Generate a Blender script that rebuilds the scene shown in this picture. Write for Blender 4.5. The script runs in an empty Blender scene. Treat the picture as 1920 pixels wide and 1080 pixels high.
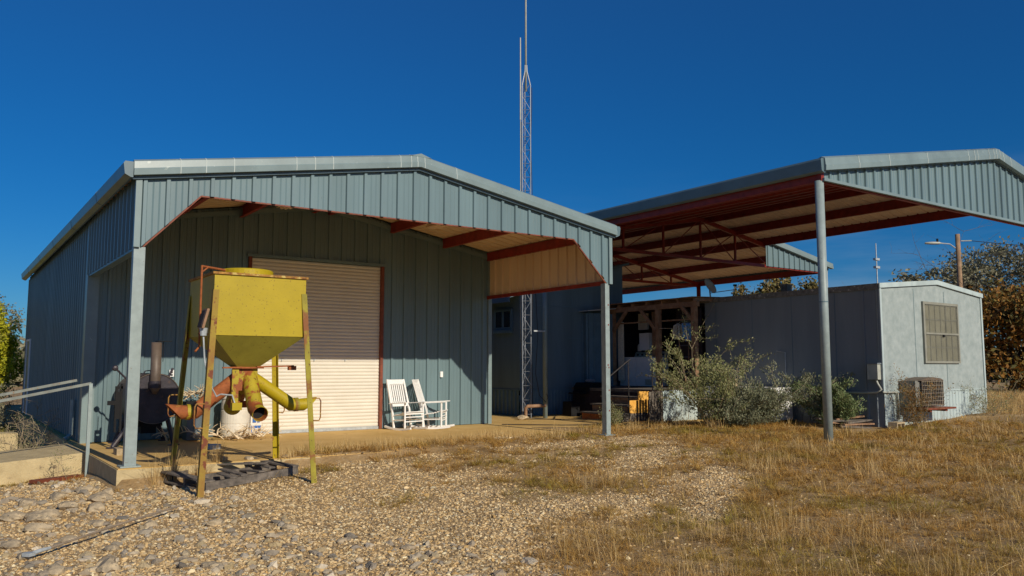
import bpy, math, random
import numpy as np
from mathutils import Vector, Matrix
R = math.radians
random.seed(7); rng = np.random.default_rng(7)
C = bpy.context.scene.collection
S = bpy.context.scene
# ------------------------------------------------------------------ camera, sky, sun
cd = bpy.data.cameras.new('camera'); cam = bpy.data.objects.new('camera', cd); C.objects.link(cam)
cd.sensor_width = 36; cd.lens = 36*1522.87/1920; cd.clip_end = 3000; cd.clip_start = .05
cam.location = (0, 0, 1.36); cam.rotation_euler = (R(90)+.0969, 0, -.6146)
S.camera = cam
SUN_EL = 28.0; SX, SY = -.035, 1.0                      # horizontal travel of the light
w = bpy.data.worlds.new('World'); S.world = w; w.use_nodes = True
nt = w.node_tree; bg = nt.nodes['Background']
sky = nt.nodes.new('ShaderNodeTexSky'); sky.sky_type = 'NISHITA'; sky.sun_disc = False
sky.sun_elevation = R(SUN_EL); sky.sun_rotation = math.atan2(-SX, -SY)
sky.altitude = 300; sky.air_density = 1.0; sky.dust_density = .15; sky.ozone_density = 4.0
# deepen the blue of the sky and lay thin cirrus low over the horizon
def nd(t, typ, **k):
    n = t.nodes.new(typ)
    for a, b in k.items(): setattr(n, a, b)
    return n
hs = nd(nt, 'ShaderNodeHueSaturation'); hs.inputs['Saturation'].default_value = 1.22; hs.inputs['Value'].default_value = .75
tint = nd(nt, 'ShaderNodeMix', data_type='RGBA', blend_type='MULTIPLY'); tint.inputs[0].default_value = 1; tint.inputs[7].default_value = (.74, .80, .98, 1)
nt.links.new(sky.outputs[0], tint.inputs[6])
# clear dry air: the band above the horizon stays deep blue instead of whitening
tcz = nd(nt, 'ShaderNodeTexCoord'); spz = nd(nt, 'ShaderNodeSeparateXYZ'); nt.links.new(tcz.outputs['Generated'], spz.inputs[0])
mrz = nd(nt, 'ShaderNodeMapRange'); mrz.inputs['From Min'].default_value = .42; mrz.inputs['From Max'].default_value = .0; nt.links.new(spz.outputs[2], mrz.inputs[0])
dz_ = nd(nt, 'ShaderNodeMix', data_type='RGBA', blend_type='MULTIPLY'); dz_.inputs[7].default_value = (.42, .66, .78, 1)
nt.links.new(mrz.outputs[0], dz_.inputs[0]); nt.links.new(tint.outputs[2], dz_.inputs[6]); nt.links.new(dz_.outputs[2], hs.inputs['Color'])
tc = nd(nt, 'ShaderNodeTexCoord'); mp = nd(nt, 'ShaderNodeMapping'); mp.inputs['Scale'].default_value = (2, 2, 16)
nz = nd(nt, 'ShaderNodeTexNoise'); nz.inputs['Scale'].default_value = 2.2; nz.inputs['Detail'].default_value = 5
nt.links.new(tc.outputs['Generated'], mp.inputs[0]); nt.links.new(mp.outputs[0], nz.inputs['Vector'])
cr = nd(nt, 'ShaderNodeMapRange'); cr.inputs['From Min'].default_value = .44; cr.inputs['From Max'].default_value = .75
nt.links.new(nz.outputs[0], cr.inputs[0])
sp = nd(nt, 'ShaderNodeSeparateXYZ'); nt.links.new(tc.outputs['Generated'], sp.inputs[0])
lo = nd(nt, 'ShaderNodeMapRange'); lo.inputs['From Min'].default_value = .24; lo.inputs['From Max'].default_value = .05
nt.links.new(sp.outputs[2], lo.inputs[0])
# cirrus only on the eastern side
ea = nd(nt, 'ShaderNodeMapRange'); ea.inputs['From Min'].default_value = .55; ea.inputs['From Max'].default_value = .85
nt.links.new(sp.outputs[0], ea.inputs[0])
m1 = nd(nt, 'ShaderNodeMath', operation='MULTIPLY'); nt.links.new(cr.outputs[0], m1.inputs[0]); nt.links.new(lo.outputs[0], m1.inputs[1])
m3 = nd(nt, 'ShaderNodeMath', operation='MULTIPLY'); nt.links.new(m1.outputs[0], m3.inputs[0]); nt.links.new(ea.outputs[0], m3.inputs[1])
m2 = nd(nt, 'ShaderNodeMath', operation='MULTIPLY'); m2.inputs[1].default_value = .55; nt.links.new(m3.outputs[0], m2.inputs[0])
mx = nd(nt, 'ShaderNodeMix', data_type='RGBA'); mx.inputs[7].default_value = (2.6, 3.6, 4.8, 1)
nt.links.new(m2.outputs[0], mx.inputs[0]); nt.links.new(hs.outputs[0], mx.inputs[6]); nt.links.new(mx.outputs[2], bg.inputs[0])
bg.inputs[1].default_value = .1
sl = bpy.data.lights.new('sun', 'SUN'); sl.energy = 3.95; sl.angle = R(.53); sl.color = (1, .90, .74)
so = bpy.data.objects.new('sun', sl); C.objects.link(so)
so.rotation_euler = Vector((SX, SY, -math.tan(R(SUN_EL))*math.hypot(SX, SY))).to_track_quat('-Z', 'Y').to_euler()
S.view_settings.view_transform = 'Standard'; S.view_settings.look = 'None'; S.view_settings.exposure = 0; S.view_settings.gamma = 1

# ------------------------------------------------------------------ materials
def mat(name, col, rough=.6, metal=0, var=.15, vscale=4, col2=None, bump=0, bscale=40, streak=False, island=None, spots=None, twoside=None, trans=0, spec=.4, coord='Object'):
    m = bpy.data.materials.new(name); m.use_nodes = True; t = m.node_tree; b = t.nodes['Principled BSDF']
    b.inputs['Roughness'].default_value = rough; b.inputs['Metallic'].default_value = metal
    b.inputs['Specular IOR Level'].default_value = spec
    L = t.links.new
    kk = lambda c: tuple(min(.86, q*1.2) for q in c)
    if not island: col = kk(col); col2 = kk(col2) if col2 else None; spots = [(a, b_, c_, kk(d_)) for a, b_, c_, d_ in (spots or [])]
    else: island = [kk(c) for c in island]
    co = nd(t, 'ShaderNodeTexCoord'); src = co.outputs['Object']
    gm = nd(t, 'ShaderNodeNewGeometry')
    src = gm.outputs['Position'] if coord == 'World' else src
    mpn = nd(t, 'ShaderNodeMapping'); L(src, mpn.inputs[0])
    if streak: mpn.inputs['Scale'].default_value = (1, 1, .12)
    n = nd(t, 'ShaderNodeTexNoise'); n.inputs['Scale'].default_value = vscale; n.inputs['Detail'].default_value = 7; n.inputs['Roughness'].default_value = .65
    L(mpn.outputs[0], n.inputs['Vector'])
    c1 = tuple(x*(1-var) for x in col); c2 = tuple(min(1, x*(1+var)) for x in (col2 or col))
    if col2: c1 = col; c2 = col2
    r = nd(t, 'ShaderNodeValToRGB'); r.color_ramp.elements[0].position = .32; r.color_ramp.elements[1].position = .68
    r.color_ramp.elements[0].color = (*c1, 1); r.color_ramp.elements[1].color = (*c2, 1)
    L(n.outputs[0], r.inputs[0]); out = r.outputs[0]
    if island:
        ir = nd(t, 'ShaderNodeValToRGB'); ir.color_ramp.interpolation = 'LINEAR'
        el = ir.color_ramp.elements
        while len(el) < len(island): el.new(.5)
        for i, c in enumerate(island):
            el[i].position = i/(len(island)-1); el[i].color = (*c, 1)
        L(gm.outputs['Random Per Island'], ir.inputs[0])
        mm = nd(t, 'ShaderNodeMix', data_type='RGBA', blend_type='MULTIPLY'); mm.inputs[0].default_value = 1
        L(ir.outputs[0], mm.inputs[6])
        rr = nd(t, 'ShaderNodeMapRange'); rr.inputs['To Min'].default_value = 1-var; rr.inputs['To Max'].default_value = 1+var
        L(n.outputs[0], rr.inputs[0]); L(rr.outputs[0], mm.inputs[7]); out = mm.outputs[2]
    for sc, th, sw, scol in (spots or []):
        n2 = nd(t, 'ShaderNodeTexNoise'); n2.inputs['Scale'].default_value = sc; n2.inputs['Detail'].default_value = 6; n2.inputs['Roughness'].default_value = .6
        L(mpn.outputs[0], n2.inputs['Vector'])
        q = nd(t, 'ShaderNodeMapRange'); q.inputs['From Min'].default_value = th; q.inputs['From Max'].default_value = th+sw
        L(n2.outputs[0], q.inputs[0])
        mm = nd(t, 'ShaderNodeMix', data_type='RGBA'); L(q.outputs[0], mm.inputs[0]); L(out, mm.inputs[6]); mm.inputs[7].default_value = (*scol, 1); out = mm.outputs[2]
    L(out, b.inputs['Base Color'])
    if bump:
        n3 = nd(t, 'ShaderNodeTexNoise'); n3.inputs['Scale'].default_value = bscale; n3.inputs['Detail'].default_value = 5
        L(src, n3.inputs['Vector'])
        bp = nd(t, 'ShaderNodeBump'); bp.inputs['Strength'].default_value = bump; bp.inputs['Distance'].default_value = .02
        L(n3.outputs[0], bp.inputs['Height']); L(bp.outputs[0], b.inputs['Normal'])
    if trans:
        tr = nd(t, 'ShaderNodeBsdfTranslucent'); L(out, tr.inputs[0]); ms = nd(t, 'ShaderNodeMixShader'); ms.inputs[0].default_value = trans
        o = t.nodes['Material Output']; L(b.outputs[0], ms.inputs[1]); L(tr.outputs[0], ms.inputs[2]); L(ms.outputs[0], o.inputs[0])
    return m
M = {}
M['teal'] = mat('teal_painted_steel', (.125, .185, .200), .36, var=.16, vscale=1.2, streak=True, bump=.14, bscale=1.6, spots=[(60, .68, .05, (.10, .12, .11))], spec=.4, coord='World')
M['trim'] = mat('teal_trim', (.17, .225, .228), .35, var=.12, vscale=2, bump=.05, bscale=4, spots=[(9, .66, .04, (.3, .35, .33))], coord='World')
M['gutter'] = mat('dark_gutter_paint', (.10, .15, .17), .35, var=.12, vscale=2)
M['beige'] = mat('beige_liner_steel', (.60, .44, .27), .5, var=.08, vscale=1.5, streak=True)
M['red'] = mat('red_oxide_steel', (.19, .021, .012), .5, var=.3, vscale=6, bump=.1)
M['galv'] = mat('galvanised_steel', (.36, .39, .40), .45, metal=.1, var=.25, vscale=9, spots=[(30, .62, .1, (.2, .2, .18))])
M['post'] = mat('grey_green_post_paint', (.235, .285, .28), .45, var=.15, vscale=6, spots=[(25, .66, .06, (.15, .12, .09))])
M['door'] = mat('cream_rollup_steel', (.60, .56, .475), .45, var=.06, vscale=2)
M['jamb'] = mat('rusty_red_jamb', (.17, .045, .022), .6, var=.3, vscale=9)
M['slab'] = mat('sandy_concrete', (.46, .29, .085), .9, var=.2, vscale=1.1, bump=.25, bscale=60, col2=(.58, .39, .15), spots=[(3.2, .60, .12, (.36, .21, .06)), (55, .69, .03, (.18, .11, .04))], coord='World')
M['conc'] = mat('weathered_concrete', (.36, .28, .15), .95, var=.3, vscale=5, col2=(.50, .40, .22), bump=.4, bscale=50, spots=[(7, .62, .1, (.16, .12, .08))], coord='World')
M['soil'] = mat('soil', (.20, .125, .05), .95, vscale=.9, col2=(.40, .27, .13), bump=1, bscale=18, spots=[(14, .55, .2, (.40, .31, .19)), (1.5, .6, .2, (.12, .085, .035))], coord='World')
M['stone'] = mat('limestone_gravel', (1, 1, 1), .85, var=.3, vscale=25, bump=.5, bscale=60,
                 island=[(.13, .095, .06), (.50, .345, .16), (.58, .42, .21), (.22, .165, .10), (.68, .51, .28), (.38, .24, .09), (.54, .38, .18), (.16, .13, .095), (.76, .61, .38), (.48, .29, .09)], coord='World')
M['rock'] = mat('grey_field_stone', (.17, .14, .10), .9, vscale=6, col2=(.50, .39, .24), bump=.8, bscale=22, spots=[(20, .6, .1, (.1, .09, .075))])
M['grass'] = mat('dry_grass', (1, 1, 1), .8, var=.25, vscale=.8, trans=.3,
                 island=[(.42, .225, .045), (.62, .36, .085), (.24, .145, .035), (.74, .50, .17), (.15, .10, .028), (.50, .27, .055), (.30, .155, .038), (.62, .40, .12)], coord='World')
def greenish(m, lo=.48, hi=.62, sc=.55, col=(.62, .80, .42)):
    t = m.node_tree; b = t.nodes['Principled BSDF']; lk = b.inputs['Base Color'].links[0]; src = lk.from_socket
    g = nd(t, 'ShaderNodeNewGeometry'); n = nd(t, 'ShaderNodeTexNoise'); n.inputs['Scale'].default_value = sc; n.inputs['Detail'].default_value = 4; t.links.new(g.outputs['Position'], n.inputs['Vector'])
    q = nd(t, 'ShaderNodeMapRange'); q.inputs['From Min'].default_value = lo; q.inputs['From Max'].default_value = hi; t.links.new(n.outputs[0], q.inputs[0])
    mm = nd(t, 'ShaderNodeMix', data_type='RGBA', blend_type='MULTIPLY'); t.links.new(q.outputs[0], mm.inputs[0]); t.links.new(src, mm.inputs[6]); mm.inputs[7].default_value = (*col, 1)
    t.links.new(mm.outputs[2], b.inputs['Base Color'])
greenish(M['grass'], .47, .64)
greenish(M['grass'], .54, .66, 1.7, (.62, .55, .5))
M['straw'] = mat('straw_stalk', (.60, .44, .18), .8, var=.25, vscale=3, trans=.2, island=[(.55, .38, .15), (.40, .26, .10), (.66, .50, .24)])
M['greengrass'] = mat('green_grass', (1, 1, 1), .8, trans=.3, island=[(.16, .17, .03), (.26, .24, .05), (.33, .25, .07), (.11, .13, .02)])
M['yellow'] = mat('worn_yellow_paint', (.355, .262, .005), .5, var=.1, vscale=2, bump=.08, bscale=12, spots=[(34, .635, .02, (.13, .075, .012)), (5, .68, .05, (.26, .12, .02)), (70, .66, .02, (.10, .05, .012))])
M['yel_rust'] = mat('rust_eaten_yellow_paint', (.33, .25, .015), .6, var=.15, vscale=6, bump=.2, spots=[(5, .50, .06, (.24, .065, .015)), (16, .62, .04, (.10, .04, .015))])
M['rust'] = mat('rust', (.27, .08, .022), .8, var=.3, vscale=14, bump=.3, bscale=60, spots=[(8, .58, .08, (.33, .15, .03))])
M['legrust'] = mat('half_rusted_leg', (.25, .21, .02), .65, var=.2, vscale=5, bump=.2, spots=[(4, .50, .10, (.20, .075, .02)), (22, .62, .05, (.10, .045, .015))])
M['dkrust'] = mat('rust_lip', (.30, .15, .03), .8, var=.4, vscale=14, spots=[(9, .52, .1, (.14, .05, .02)), (12, .6, .06, (.45, .33, .10))])
M['black'] = mat('dark_smoker_steel', (.030, .025, .032), .45, var=.4, vscale=5, bump=.15, spots=[(9, .60, .12, (.10, .055, .035))])
M['brown'] = mat('heat_browned_steel', (.10, .075, .058), .5, var=.25, vscale=5, bump=.1)
M['bpaint'] = mat('black_rubber', (.012, .012, .013), .65, spec=.15)
M['white'] = mat('white_paint', (.78, .76, .70), .5, var=.06, vscale=6, spots=[(18, .68, .05, (.5, .45, .36))])
M['enamel'] = mat('white_enamel', (.84, .85, .86), .3, var=.05, vscale=3, spots=[(22, .70, .03, (.35, .24, .15))])
M['bone'] = mat('bleached_antler', (.62, .50, .33), .7, var=.25, vscale=14)
M['barrel'] = mat('dusty_white_plastic', (.60, .56, .47), .5, var=.1, vscale=4)
M['bin'] = mat('blue_grey_plastic', (.085, .11, .13), .5, var=.15, vscale=5)
M['wood'] = mat('silvered_pallet_wood', (.06, .052, .045), .85, vscale=9, col2=(.19, .16, .13), streak=False, bump=.5, bscale=35)
M['oldwood'] = mat('old_brown_timber', (.16, .085, .045), .85, vscale=6, col2=(.33, .20, .12), bump=.4, bscale=30)
M['ply'] = mat('new_orange_plywood', (.62, .30, .045), .7, vscale=6, col2=(.72, .40, .09), bump=.1)
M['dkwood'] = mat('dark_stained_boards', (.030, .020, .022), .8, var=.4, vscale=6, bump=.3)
M['trailer'] = mat('grey_trailer_siding', (.175, .20, .215), .65, var=.12, vscale=1.6, streak=True, bump=.06, bscale=10, coord='World')
M['trend'] = mat('mottled_pale_trailer_end', (.225, .27, .265), .6, vscale=5, col2=(.32, .365, .355), streak=False, bump=.12, bscale=8, spots=[(11, .64, .08, (.36, .40, .385)), (40, .7, .04, (.12, .12, .10))], coord='World')
M['trskirt'] = mat('pale_blue_skirting', (.36, .43, .43), .55, var=.15, vscale=3, streak=True, bump=.1, spots=[(9, .64, .07, (.14, .12, .10))], coord='World')
M['bluewall'] = mat('blue_grey_panel', (.095, .15, .19), .6, var=.2, vscale=1.4, streak=True, coord='World')
M['blueskirt'] = mat('blue_skirting', (.085, .15, .20), .45, var=.15, vscale=3)
M['roofgrey'] = mat('aged_roof_edge', (.15, .145, .13), .8, var=.4, vscale=9, spots=[(12, .6, .05, (.4, .38, .33))])
M['glass'] = mat('dark_glass', (.015, .02, .025), .08, spec=.8)
M['curtain'] = mat('grey_curtain', (.21, .20, .135), .9, var=.12, vscale=5)
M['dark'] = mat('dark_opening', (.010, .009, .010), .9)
M['wicker'] = mat('brown_grille_steel', (.12, .09, .065), .6, var=.3, vscale=9)
M['ac'] = mat('aged_white_casing', (.36, .37, .32), .5, var=.15, vscale=6)
M['leaf_sage'] = mat('sage_leaves', (1, 1, 1), .75, var=.25, vscale=2, trans=.25, island=[(.13, .15, .055), (.22, .23, .085), (.30, .30, .14), (.09, .11, .04), (.36, .34, .16)], coord='World')
M['leaf_grey'] = mat('grey_green_leaves', (1, 1, 1), .75, var=.25, vscale=2, trans=.25, island=[(.12, .14, .08), (.20, .215, .125), (.28, .28, .17), (.08, .09, .055)], coord='World')
M['leaf_green'] = mat('green_leaves', (1, 1, 1), .7, var=.2, vscale=2, trans=.25, island=[(.10, .15, .05), (.16, .21, .08), (.24, .28, .13), (.07, .10, .04)], coord='World')
M['leaf_yel'] = mat('yellow_green_needles', (1, 1, 1), .75, var=.3, vscale=1.5, trans=.3, island=[(.30, .32, .012), (.48, .45, .02), (.38, .38, .015), (.14, .17, .01), (.58, .52, .03)], coord='World')
M['leaf_rust'] = mat('russet_leaves', (1, 1, 1), .8, var=.3, vscale=.8, trans=.25, island=[(.22, .10, .02), (.33, .16, .03), (.13, .07, .02), (.10, .10, .03), (.30, .20, .04)], coord='World')
M['leaf_oak'] = mat('dull_oak_leaves', (1, 1, 1), .8, var=.3, vscale=.8, trans=.2, island=[(.12, .12, .07), (.20, .19, .11), (.28, .25, .16), (.07, .075, .04)], coord='World')
M['leaf_cedar'] = mat('cedar_needles', (1, 1, 1), .8, var=.3, vscale=.8, trans=.2, island=[(.15, .12, .04), (.24, .18, .06), (.08, .09, .03), (.30, .20, .07)], coord='World')
M['bark'] = mat('grey_bark', (.13, .10, .075), .9, var=.3, vscale=8, bump=.5)
M['twig'] = mat('dry_twig', (.30, .235, .15), .9, var=.3, vscale=8)
M['pole'] = mat('orange_brown_pole_wood', (.26, .165, .095), .85, var=.3, vscale=6, bump=.3)
M['blue_cloth'] = mat('blue_cloth', (.10, .26, .50), .9, var=.2, vscale=9)
M['mop'] = mat('off_white_yarn', (.50, .46, .38), .95, var=.25, vscale=30, bump=.8)
M['paper'] = mat('white_paper_sack', (.66, .62, .55), .7, var=.05)
M['ink_red'] = mat('red_print', (.45, .04, .04), .6); M['ink_blue'] = mat('blue_print', (.03, .12, .38), .6)
M['silver'] = mat('scuffed_aluminium', (.20, .22, .25), .45, metal=.3, var=.2, vscale=8)
M['grime'] = mat('dark_hose', (.02, .018, .018), .7)
M['block'] = mat('tan_concrete_block', (.36, .28, .17), .9, vscale=9, var=.25, bump=.4)

# ------------------------------------------------------------------ mesh helpers
def wloc(o):
    v = Vector((0, 0, 0))
    while o is not None: v += o.location; o = o.parent
    return v
def link_mesh(name, verts, faces, m, parent=None, smooth=False, local=False):
    me = bpy.data.meshes.new(name)
    off = Vector((0, 0, 0)) if (parent is None or local) else wloc(parent)
    me.from_pydata([(v[0]-off.x, v[1]-off.y, v[2]-off.z) for v in verts], [], faces)
    if isinstance(m, (list, tuple)):
        for q in m: me.materials.append(q)
    else: me.materials.append(m)
    if smooth: me.polygons.foreach_set('use_smooth', [True]*len(me.polygons))
    me.update()
    o = bpy.data.objects.new(name, me); C.objects.link(o)
    if parent is not None: o.parent = parent
    return o
def tag(o, label=None, cat=None, group=None, kind=None):
    if label: o['label'] = label
    if cat: o['category'] = cat
    if group: o['group'] = group
    if kind: o['kind'] = kind
    return o
def thing(name, loc, label, cat, group=None, rz=0):
    o = bpy.data.objects.new(name, None); o.empty_display_size = .1; C.objects.link(o)
    o.location = loc; o.rotation_euler = (0, 0, rz)
    return tag(o, label, cat, group)
class MB:
    def __init__(s): s.v = []; s.f = []; s.sm = False
    def add(s, v, f):
        n = len(s.v); s.v += [tuple(map(float, q)) for q in v]; s.f += [tuple(i+n for i in q) for q in f]; return s
    def box(s, c, size, rz=0, rx=0, ry=0, taper=1):
        m = Matrix.Rotation(rz, 3, 'Z') @ Matrix.Rotation(ry, 3, 'Y') @ Matrix.Rotation(rx, 3, 'X')
        v = []
        for z in (-.5, .5):
            k = taper if z > 0 else 1
            for x, y in ((-.5, -.5), (.5, -.5), (.5, .5), (-.5, .5)):
                v.append(Vector(c)+m @ Vector((x*size[0]*k, y*size[1]*k, z*size[2])))
        return s.add(v, [(3, 2, 1, 0), (4, 5, 6, 7), (0, 1, 5, 4), (1, 2, 6, 5), (2, 3, 7, 6), (3, 0, 4, 7)])
    def bb(s, a, b): return s.box([(a[i]+b[i])/2 for i in range(3)], [abs(b[i]-a[i]) for i in range(3)])
    def beam(s, p, q, wd, ht, up=(0, 0, 1)):
        p = Vector(p); q = Vector(q); d = (q-p).normalized(); u = Vector(up)
        if abs(d.dot(u)) > .99: u = Vector((0, 1, 0))
        r = d.cross(u).normalized(); u = r.cross(d)
        v = []
        for e in (p, q):
            for a, b in ((-.5, -.5), (.5, -.5), (.5, .5), (-.5, .5)): v.append(e+r*a*wd+u*b*ht)
        return s.add(v, [(3, 2, 1, 0), (4, 5, 6, 7), (0, 1, 5, 4), (1, 2, 6, 5), (2, 3, 7, 6), (3, 0, 4, 7)])
    def tube(s, pts, rad, n=8, caps=True):
        pts = [Vector(p) for p in pts]; k = len(pts)
        rr = rad if isinstance(rad, (list, tuple)) else [rad]*k
        v = []; f = []; prev = None
        for i, p in enumerate(pts):
            d = (pts[min(i+1, k-1)]-pts[max(i-1, 0)]).normalized()
            u = prev if prev is not None else (Vector((0, 0, 1)) if abs(d.z) < .9 else Vector((1, 0, 0)))
            r = d.cross(u).normalized(); u = r.cross(d).normalized(); prev = u
            for j in range(n):
                a = 2*math.pi*j/n; v.append(p+(r*math.cos(a)+u*math.sin(a))*rr[i])
        for i in range(k-1):
            for j in range(n):
                f.append((i*n+j, i*n+(j+1) % n, (i+1)*n+(j+1) % n, (i+1)*n+j))
        if caps: f.append(tuple(range(n-1, -1, -1))); f.append(tuple((k-1)*n+j for j in range(n)))
        return s.add(v, f)
    def lathe(s, c, prof, n=24, axis='Z'):
        v = []; f = []
        for r, z in prof:
            for j in range(n):
                a = 2*math.pi*j/n; x, y = r*math.cos(a), r*math.sin(a)
                q = (x, y, z) if axis == 'Z' else ((x, z, y) if axis == 'Y' else (z, x, y))
                v.append(Vector(c)+Vector(q))
        for i in range(len(prof)-1):
            for j in range(n): f.append((i*n+j, i*n+(j+1) % n, (i+1)*n+(j+1) % n, (i+1)*n+j))
        return s.add(v, f)
    def prism(s, poly, axis, a0, a1):       # polygon in the two other axes, extruded on axis
        n = len(poly); v = []
        for a in (a0, a1):
            for p in poly:
                v.append({'X': (a, p[0], p[1]), 'Y': (p[0], a, p[1]), 'Z': (p[0], p[1], a)}[axis])
        f = [tuple(range(n)), tuple(range(2*n-1, n-1, -1))]+[(i, n+i, n+(i+1) % n, (i+1) % n) for i in range(n)]
        return s.add(v, f)
    def sweep(s, path, prof, out):          # profile (outward, up) swept along a polyline
        out = Vector(out); k = len(prof); v = []; f = []
        for p in path:
            for a, b in prof: v.append(Vector(p)+out*a+Vector((0, 0, b)))
        for i in range(len(path)-1):
            for j in range(k): f.append((i*k+j, i*k+(j+1) % k, (i+1)*k+(j+1) % k, (i+1)*k+j))
        f.append(tuple(range(k))); f.append(tuple(reversed([(len(path)-1)*k+j for j in range(k)])))
        return s.add(v, f)
    def build(s, name, m, parent=None, smooth=False, local=False): 
        o = link_mesh(name, s.v, s.f, m, parent, smooth, local); return o
def pl(pts):
    xs = [p[0] for p in pts]; ys = [p[1] for p in pts]
    return lambda x: float(np.interp(x, xs, ys))
def rib_sheet(mb, o, U, N, u0, u1, top, bot, pitch=.305, depth=.036, V=(0, 0, 1), breaks=(), minor=True, phase=0):
    """ribbed steel sheet: width runs along U, height along V from bot(u) to top(u), ribs stand out along N"""
    o, U, N, V = Vector(o), Vector(U), Vector(N), Vector(V)
    pr = []
    k = math.floor((u0-phase)/pitch)-1
    while k*pitch+phase < u1+pitch:
        c = k*pitch+phase
        pr += [(c-.036, 0), (c-.024, depth), (c+.024, depth), (c+.036, 0)]
        if minor:
            for q in (.11, .195):
                if pitch > .25: pr += [(c+q-.012, 0), (c+q, depth*.16), (c+q+.012, 0)]
        k += 1
    us = [a for a, _ in pr]; ds = [b for _, b in pr]
    ul = sorted(set([u0, u1]+[a for a in us if u0 < a < u1]+[b for b in breaks if u0 < b < u1]))
    v = []; f = []
    for u in ul:
        d = float(np.interp(u, us, ds))
        v.append(o+U*u+N*d+V*bot(u)); v.append(o+U*u+N*d+V*top(u))
    for i in range(len(ul)-1): f.append((2*i, 2*i+2, 2*i+3, 2*i+1))
    mb.add(v, f)
    return mb
def fast_mesh(name, V, F, m, parent=None, kind=None, smooth=False):
    """numpy vertices (N,3), triangles (K,3)"""
    me = bpy.data.meshes.new(name)
    if parent is not None: V = V-np.array(wloc(parent))
    me.vertices.add(len(V)); me.vertices.foreach_set('co', V.astype(np.float32).ravel())
    me.loops.add(F.size); me.loops.foreach_set('vertex_index', F.astype(np.int32).ravel())
    k = F.shape[1]; me.polygons.add(len(F)); me.polygons.foreach_set('loop_start', np.arange(0, F.size, k, dtype=np.int32))
    me.materials.append(m); me.update(calc_edges=True); me.validate()
    me.polygons.foreach_set('use_smooth', [smooth]*len(F))
    o = bpy.data.objects.new(name, me); C.objects.link(o)
    if parent is not None: o.parent = parent
    if kind: o['kind'] = kind
    return o
def leaves_mesh(P, size, r, flat=.0, elong=1.6, axis=None):
    n = len(P); a = r.normal(size=(n, 3)) if axis is None else axis+r.normal(size=(n, 3))*.5
    a /= np.linalg.norm(a, axis=1)[:, None]
    b = r.normal(size=(n, 3)); b -= (b*a).sum(1)[:, None]*a; b /= np.linalg.norm(b, axis=1)[:, None]
    s = (size*r.uniform(.6, 1.4, n))[:, None]
    V = np.stack([P-a*s*elong*.5, P+b*s*.32, P+a*s*elong*.5, P-b*s*.32], 1).reshape(-1, 3)
    i = np.arange(n)[:, None]*4; return V, (i+np.array([[0, 1, 2, 3]])).reshape(-1, 4)

# ------------------------------------------------------------------ ground
GP = np.array([(0, 0, -.3), (0, 6, -.33), (3, 4, -.28), (.8, 8.6, -.38), (2.7, 10.2, -.37), (2.1, 11.6, -.25), (4.3, 10.6, -.23), (4.4, 11.9, -.1), (3, 12.3, -.14), (1.2, 13, -.42), (1.5, 16, -.5),
 (1.5, 24, -.5), (1.5, 34, -.45), (-3, 15, -.6), (-3, 8, -.5), (6, 11, -.12), (6, 12.3, .0), (8, 12.4, .012), (8, 9, -.08), (5, 8, -.2), (5, 5, -.25), (8, 5, -.15), (10.5, 12.5, .01), (11, 10, -.02), (13.5, 9, 0), (12, 6, -.08),
 (15, 13.5, 0), (16, 10, 0), (17.4, 10, 0), (13, 14, 0), (19.5, 10, .1), (22.2, 10, .22), (22, 7, .16), (26, 12, .36), (32, 14, .35), (20, 4, 0), (40, 20, .3), (14, 17, -.02), (10, 20, 0), (30, 4, .1), (30, 30, .3), (10, 40, -.2), (-10, 30, -.6), (60, 40, .3), (20, 20, .1), (12, -2, -.2), (-6, -4, -.4)])
def wobble(x, y): return .5*(np.sin(x*1.7+y*.6)*np.sin(y*1.3-x*.4)+.6*np.sin(x*3.9+1)*np.sin(y*4.3+2)+.3*np.sin(x*9.1+y*3)*np.sin(y*8.3-x*2))
YB = ([2, 4.2, 4.9, 5.6, 7.1, 8.3, 8.9, 9.6, 11.3, 13], [11.9, 11.95, 12.35, 12.55, 12.6, 12.9, 13.2, 12.75, 12.9, 12.9])
def gz(x, y, raw=False):
    x = np.asarray(x, float); y = np.asarray(y, float); sh = x.shape; x = x.ravel(); y = y.ravel()
    out = np.empty(len(x))
    for i in range(0, len(x), 20000):
        xs, ys = x[i:i+20000], y[i:i+20000]
        d2 = (xs[:, None]-GP[None, :, 0])**2+(ys[:, None]-GP[None, :, 1])**2
        wt = np.exp(-d2/(2*1.5**2))+1e-3/(1+d2)**1.5
        out[i:i+20000] = (wt*GP[None, :, 2]).sum(1)/wt.sum(1)
    wob = wobble(x, y)
    out += .018*wob
    yb = np.interp(x, *YB)+.12*wob
    main = (x > 2.02) & (x < 11.1) & (y > 12.0)
    apr = (x >= 11.1) & (x < 16.9) & (y > 15.0-.25*(x-11.1)+.3*wob) 
    over = main & (y <= yb)
    out = np.where(over & (x > 4.3), np.maximum(.012+.012*np.abs(wob), np.minimum(out, .03)), out)
    under = (main & ~(over & (x > 4.3))) | apr
    if raw: out = np.where(under, -.09, out)
    else: out = np.where(under, 0.0, out)
    return out.reshape(sh)
def g1(x, y): return float(gz(np.array([x]), np.array([y]))[0])
def axis_coords(lo, hi, step, far):
    c = list(np.arange(lo, hi+1e-6, step)); s = step
    a = c[-1]
    while a < far: s *= 1.35; a += s; c.append(a)
    s = step; a = c[0]
    while a > -far: s *= 1.35; a -= s; c.insert(0, a)
    return np.array(c)
gx = axis_coords(-2, 24, .16, 900); gy = axis_coords(2, 22, .16, 900)
XX, YY = np.meshgrid(gx, gy); ZZ = gz(XX, YY, raw=True)
nx, ny = len(gx), len(gy)
Vg = np.stack([XX.ravel(), YY.ravel(), ZZ.ravel()], 1)
ii = (np.arange(ny-1)[:, None]*nx+np.arange(nx-1)[None, :]).ravel()
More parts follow.
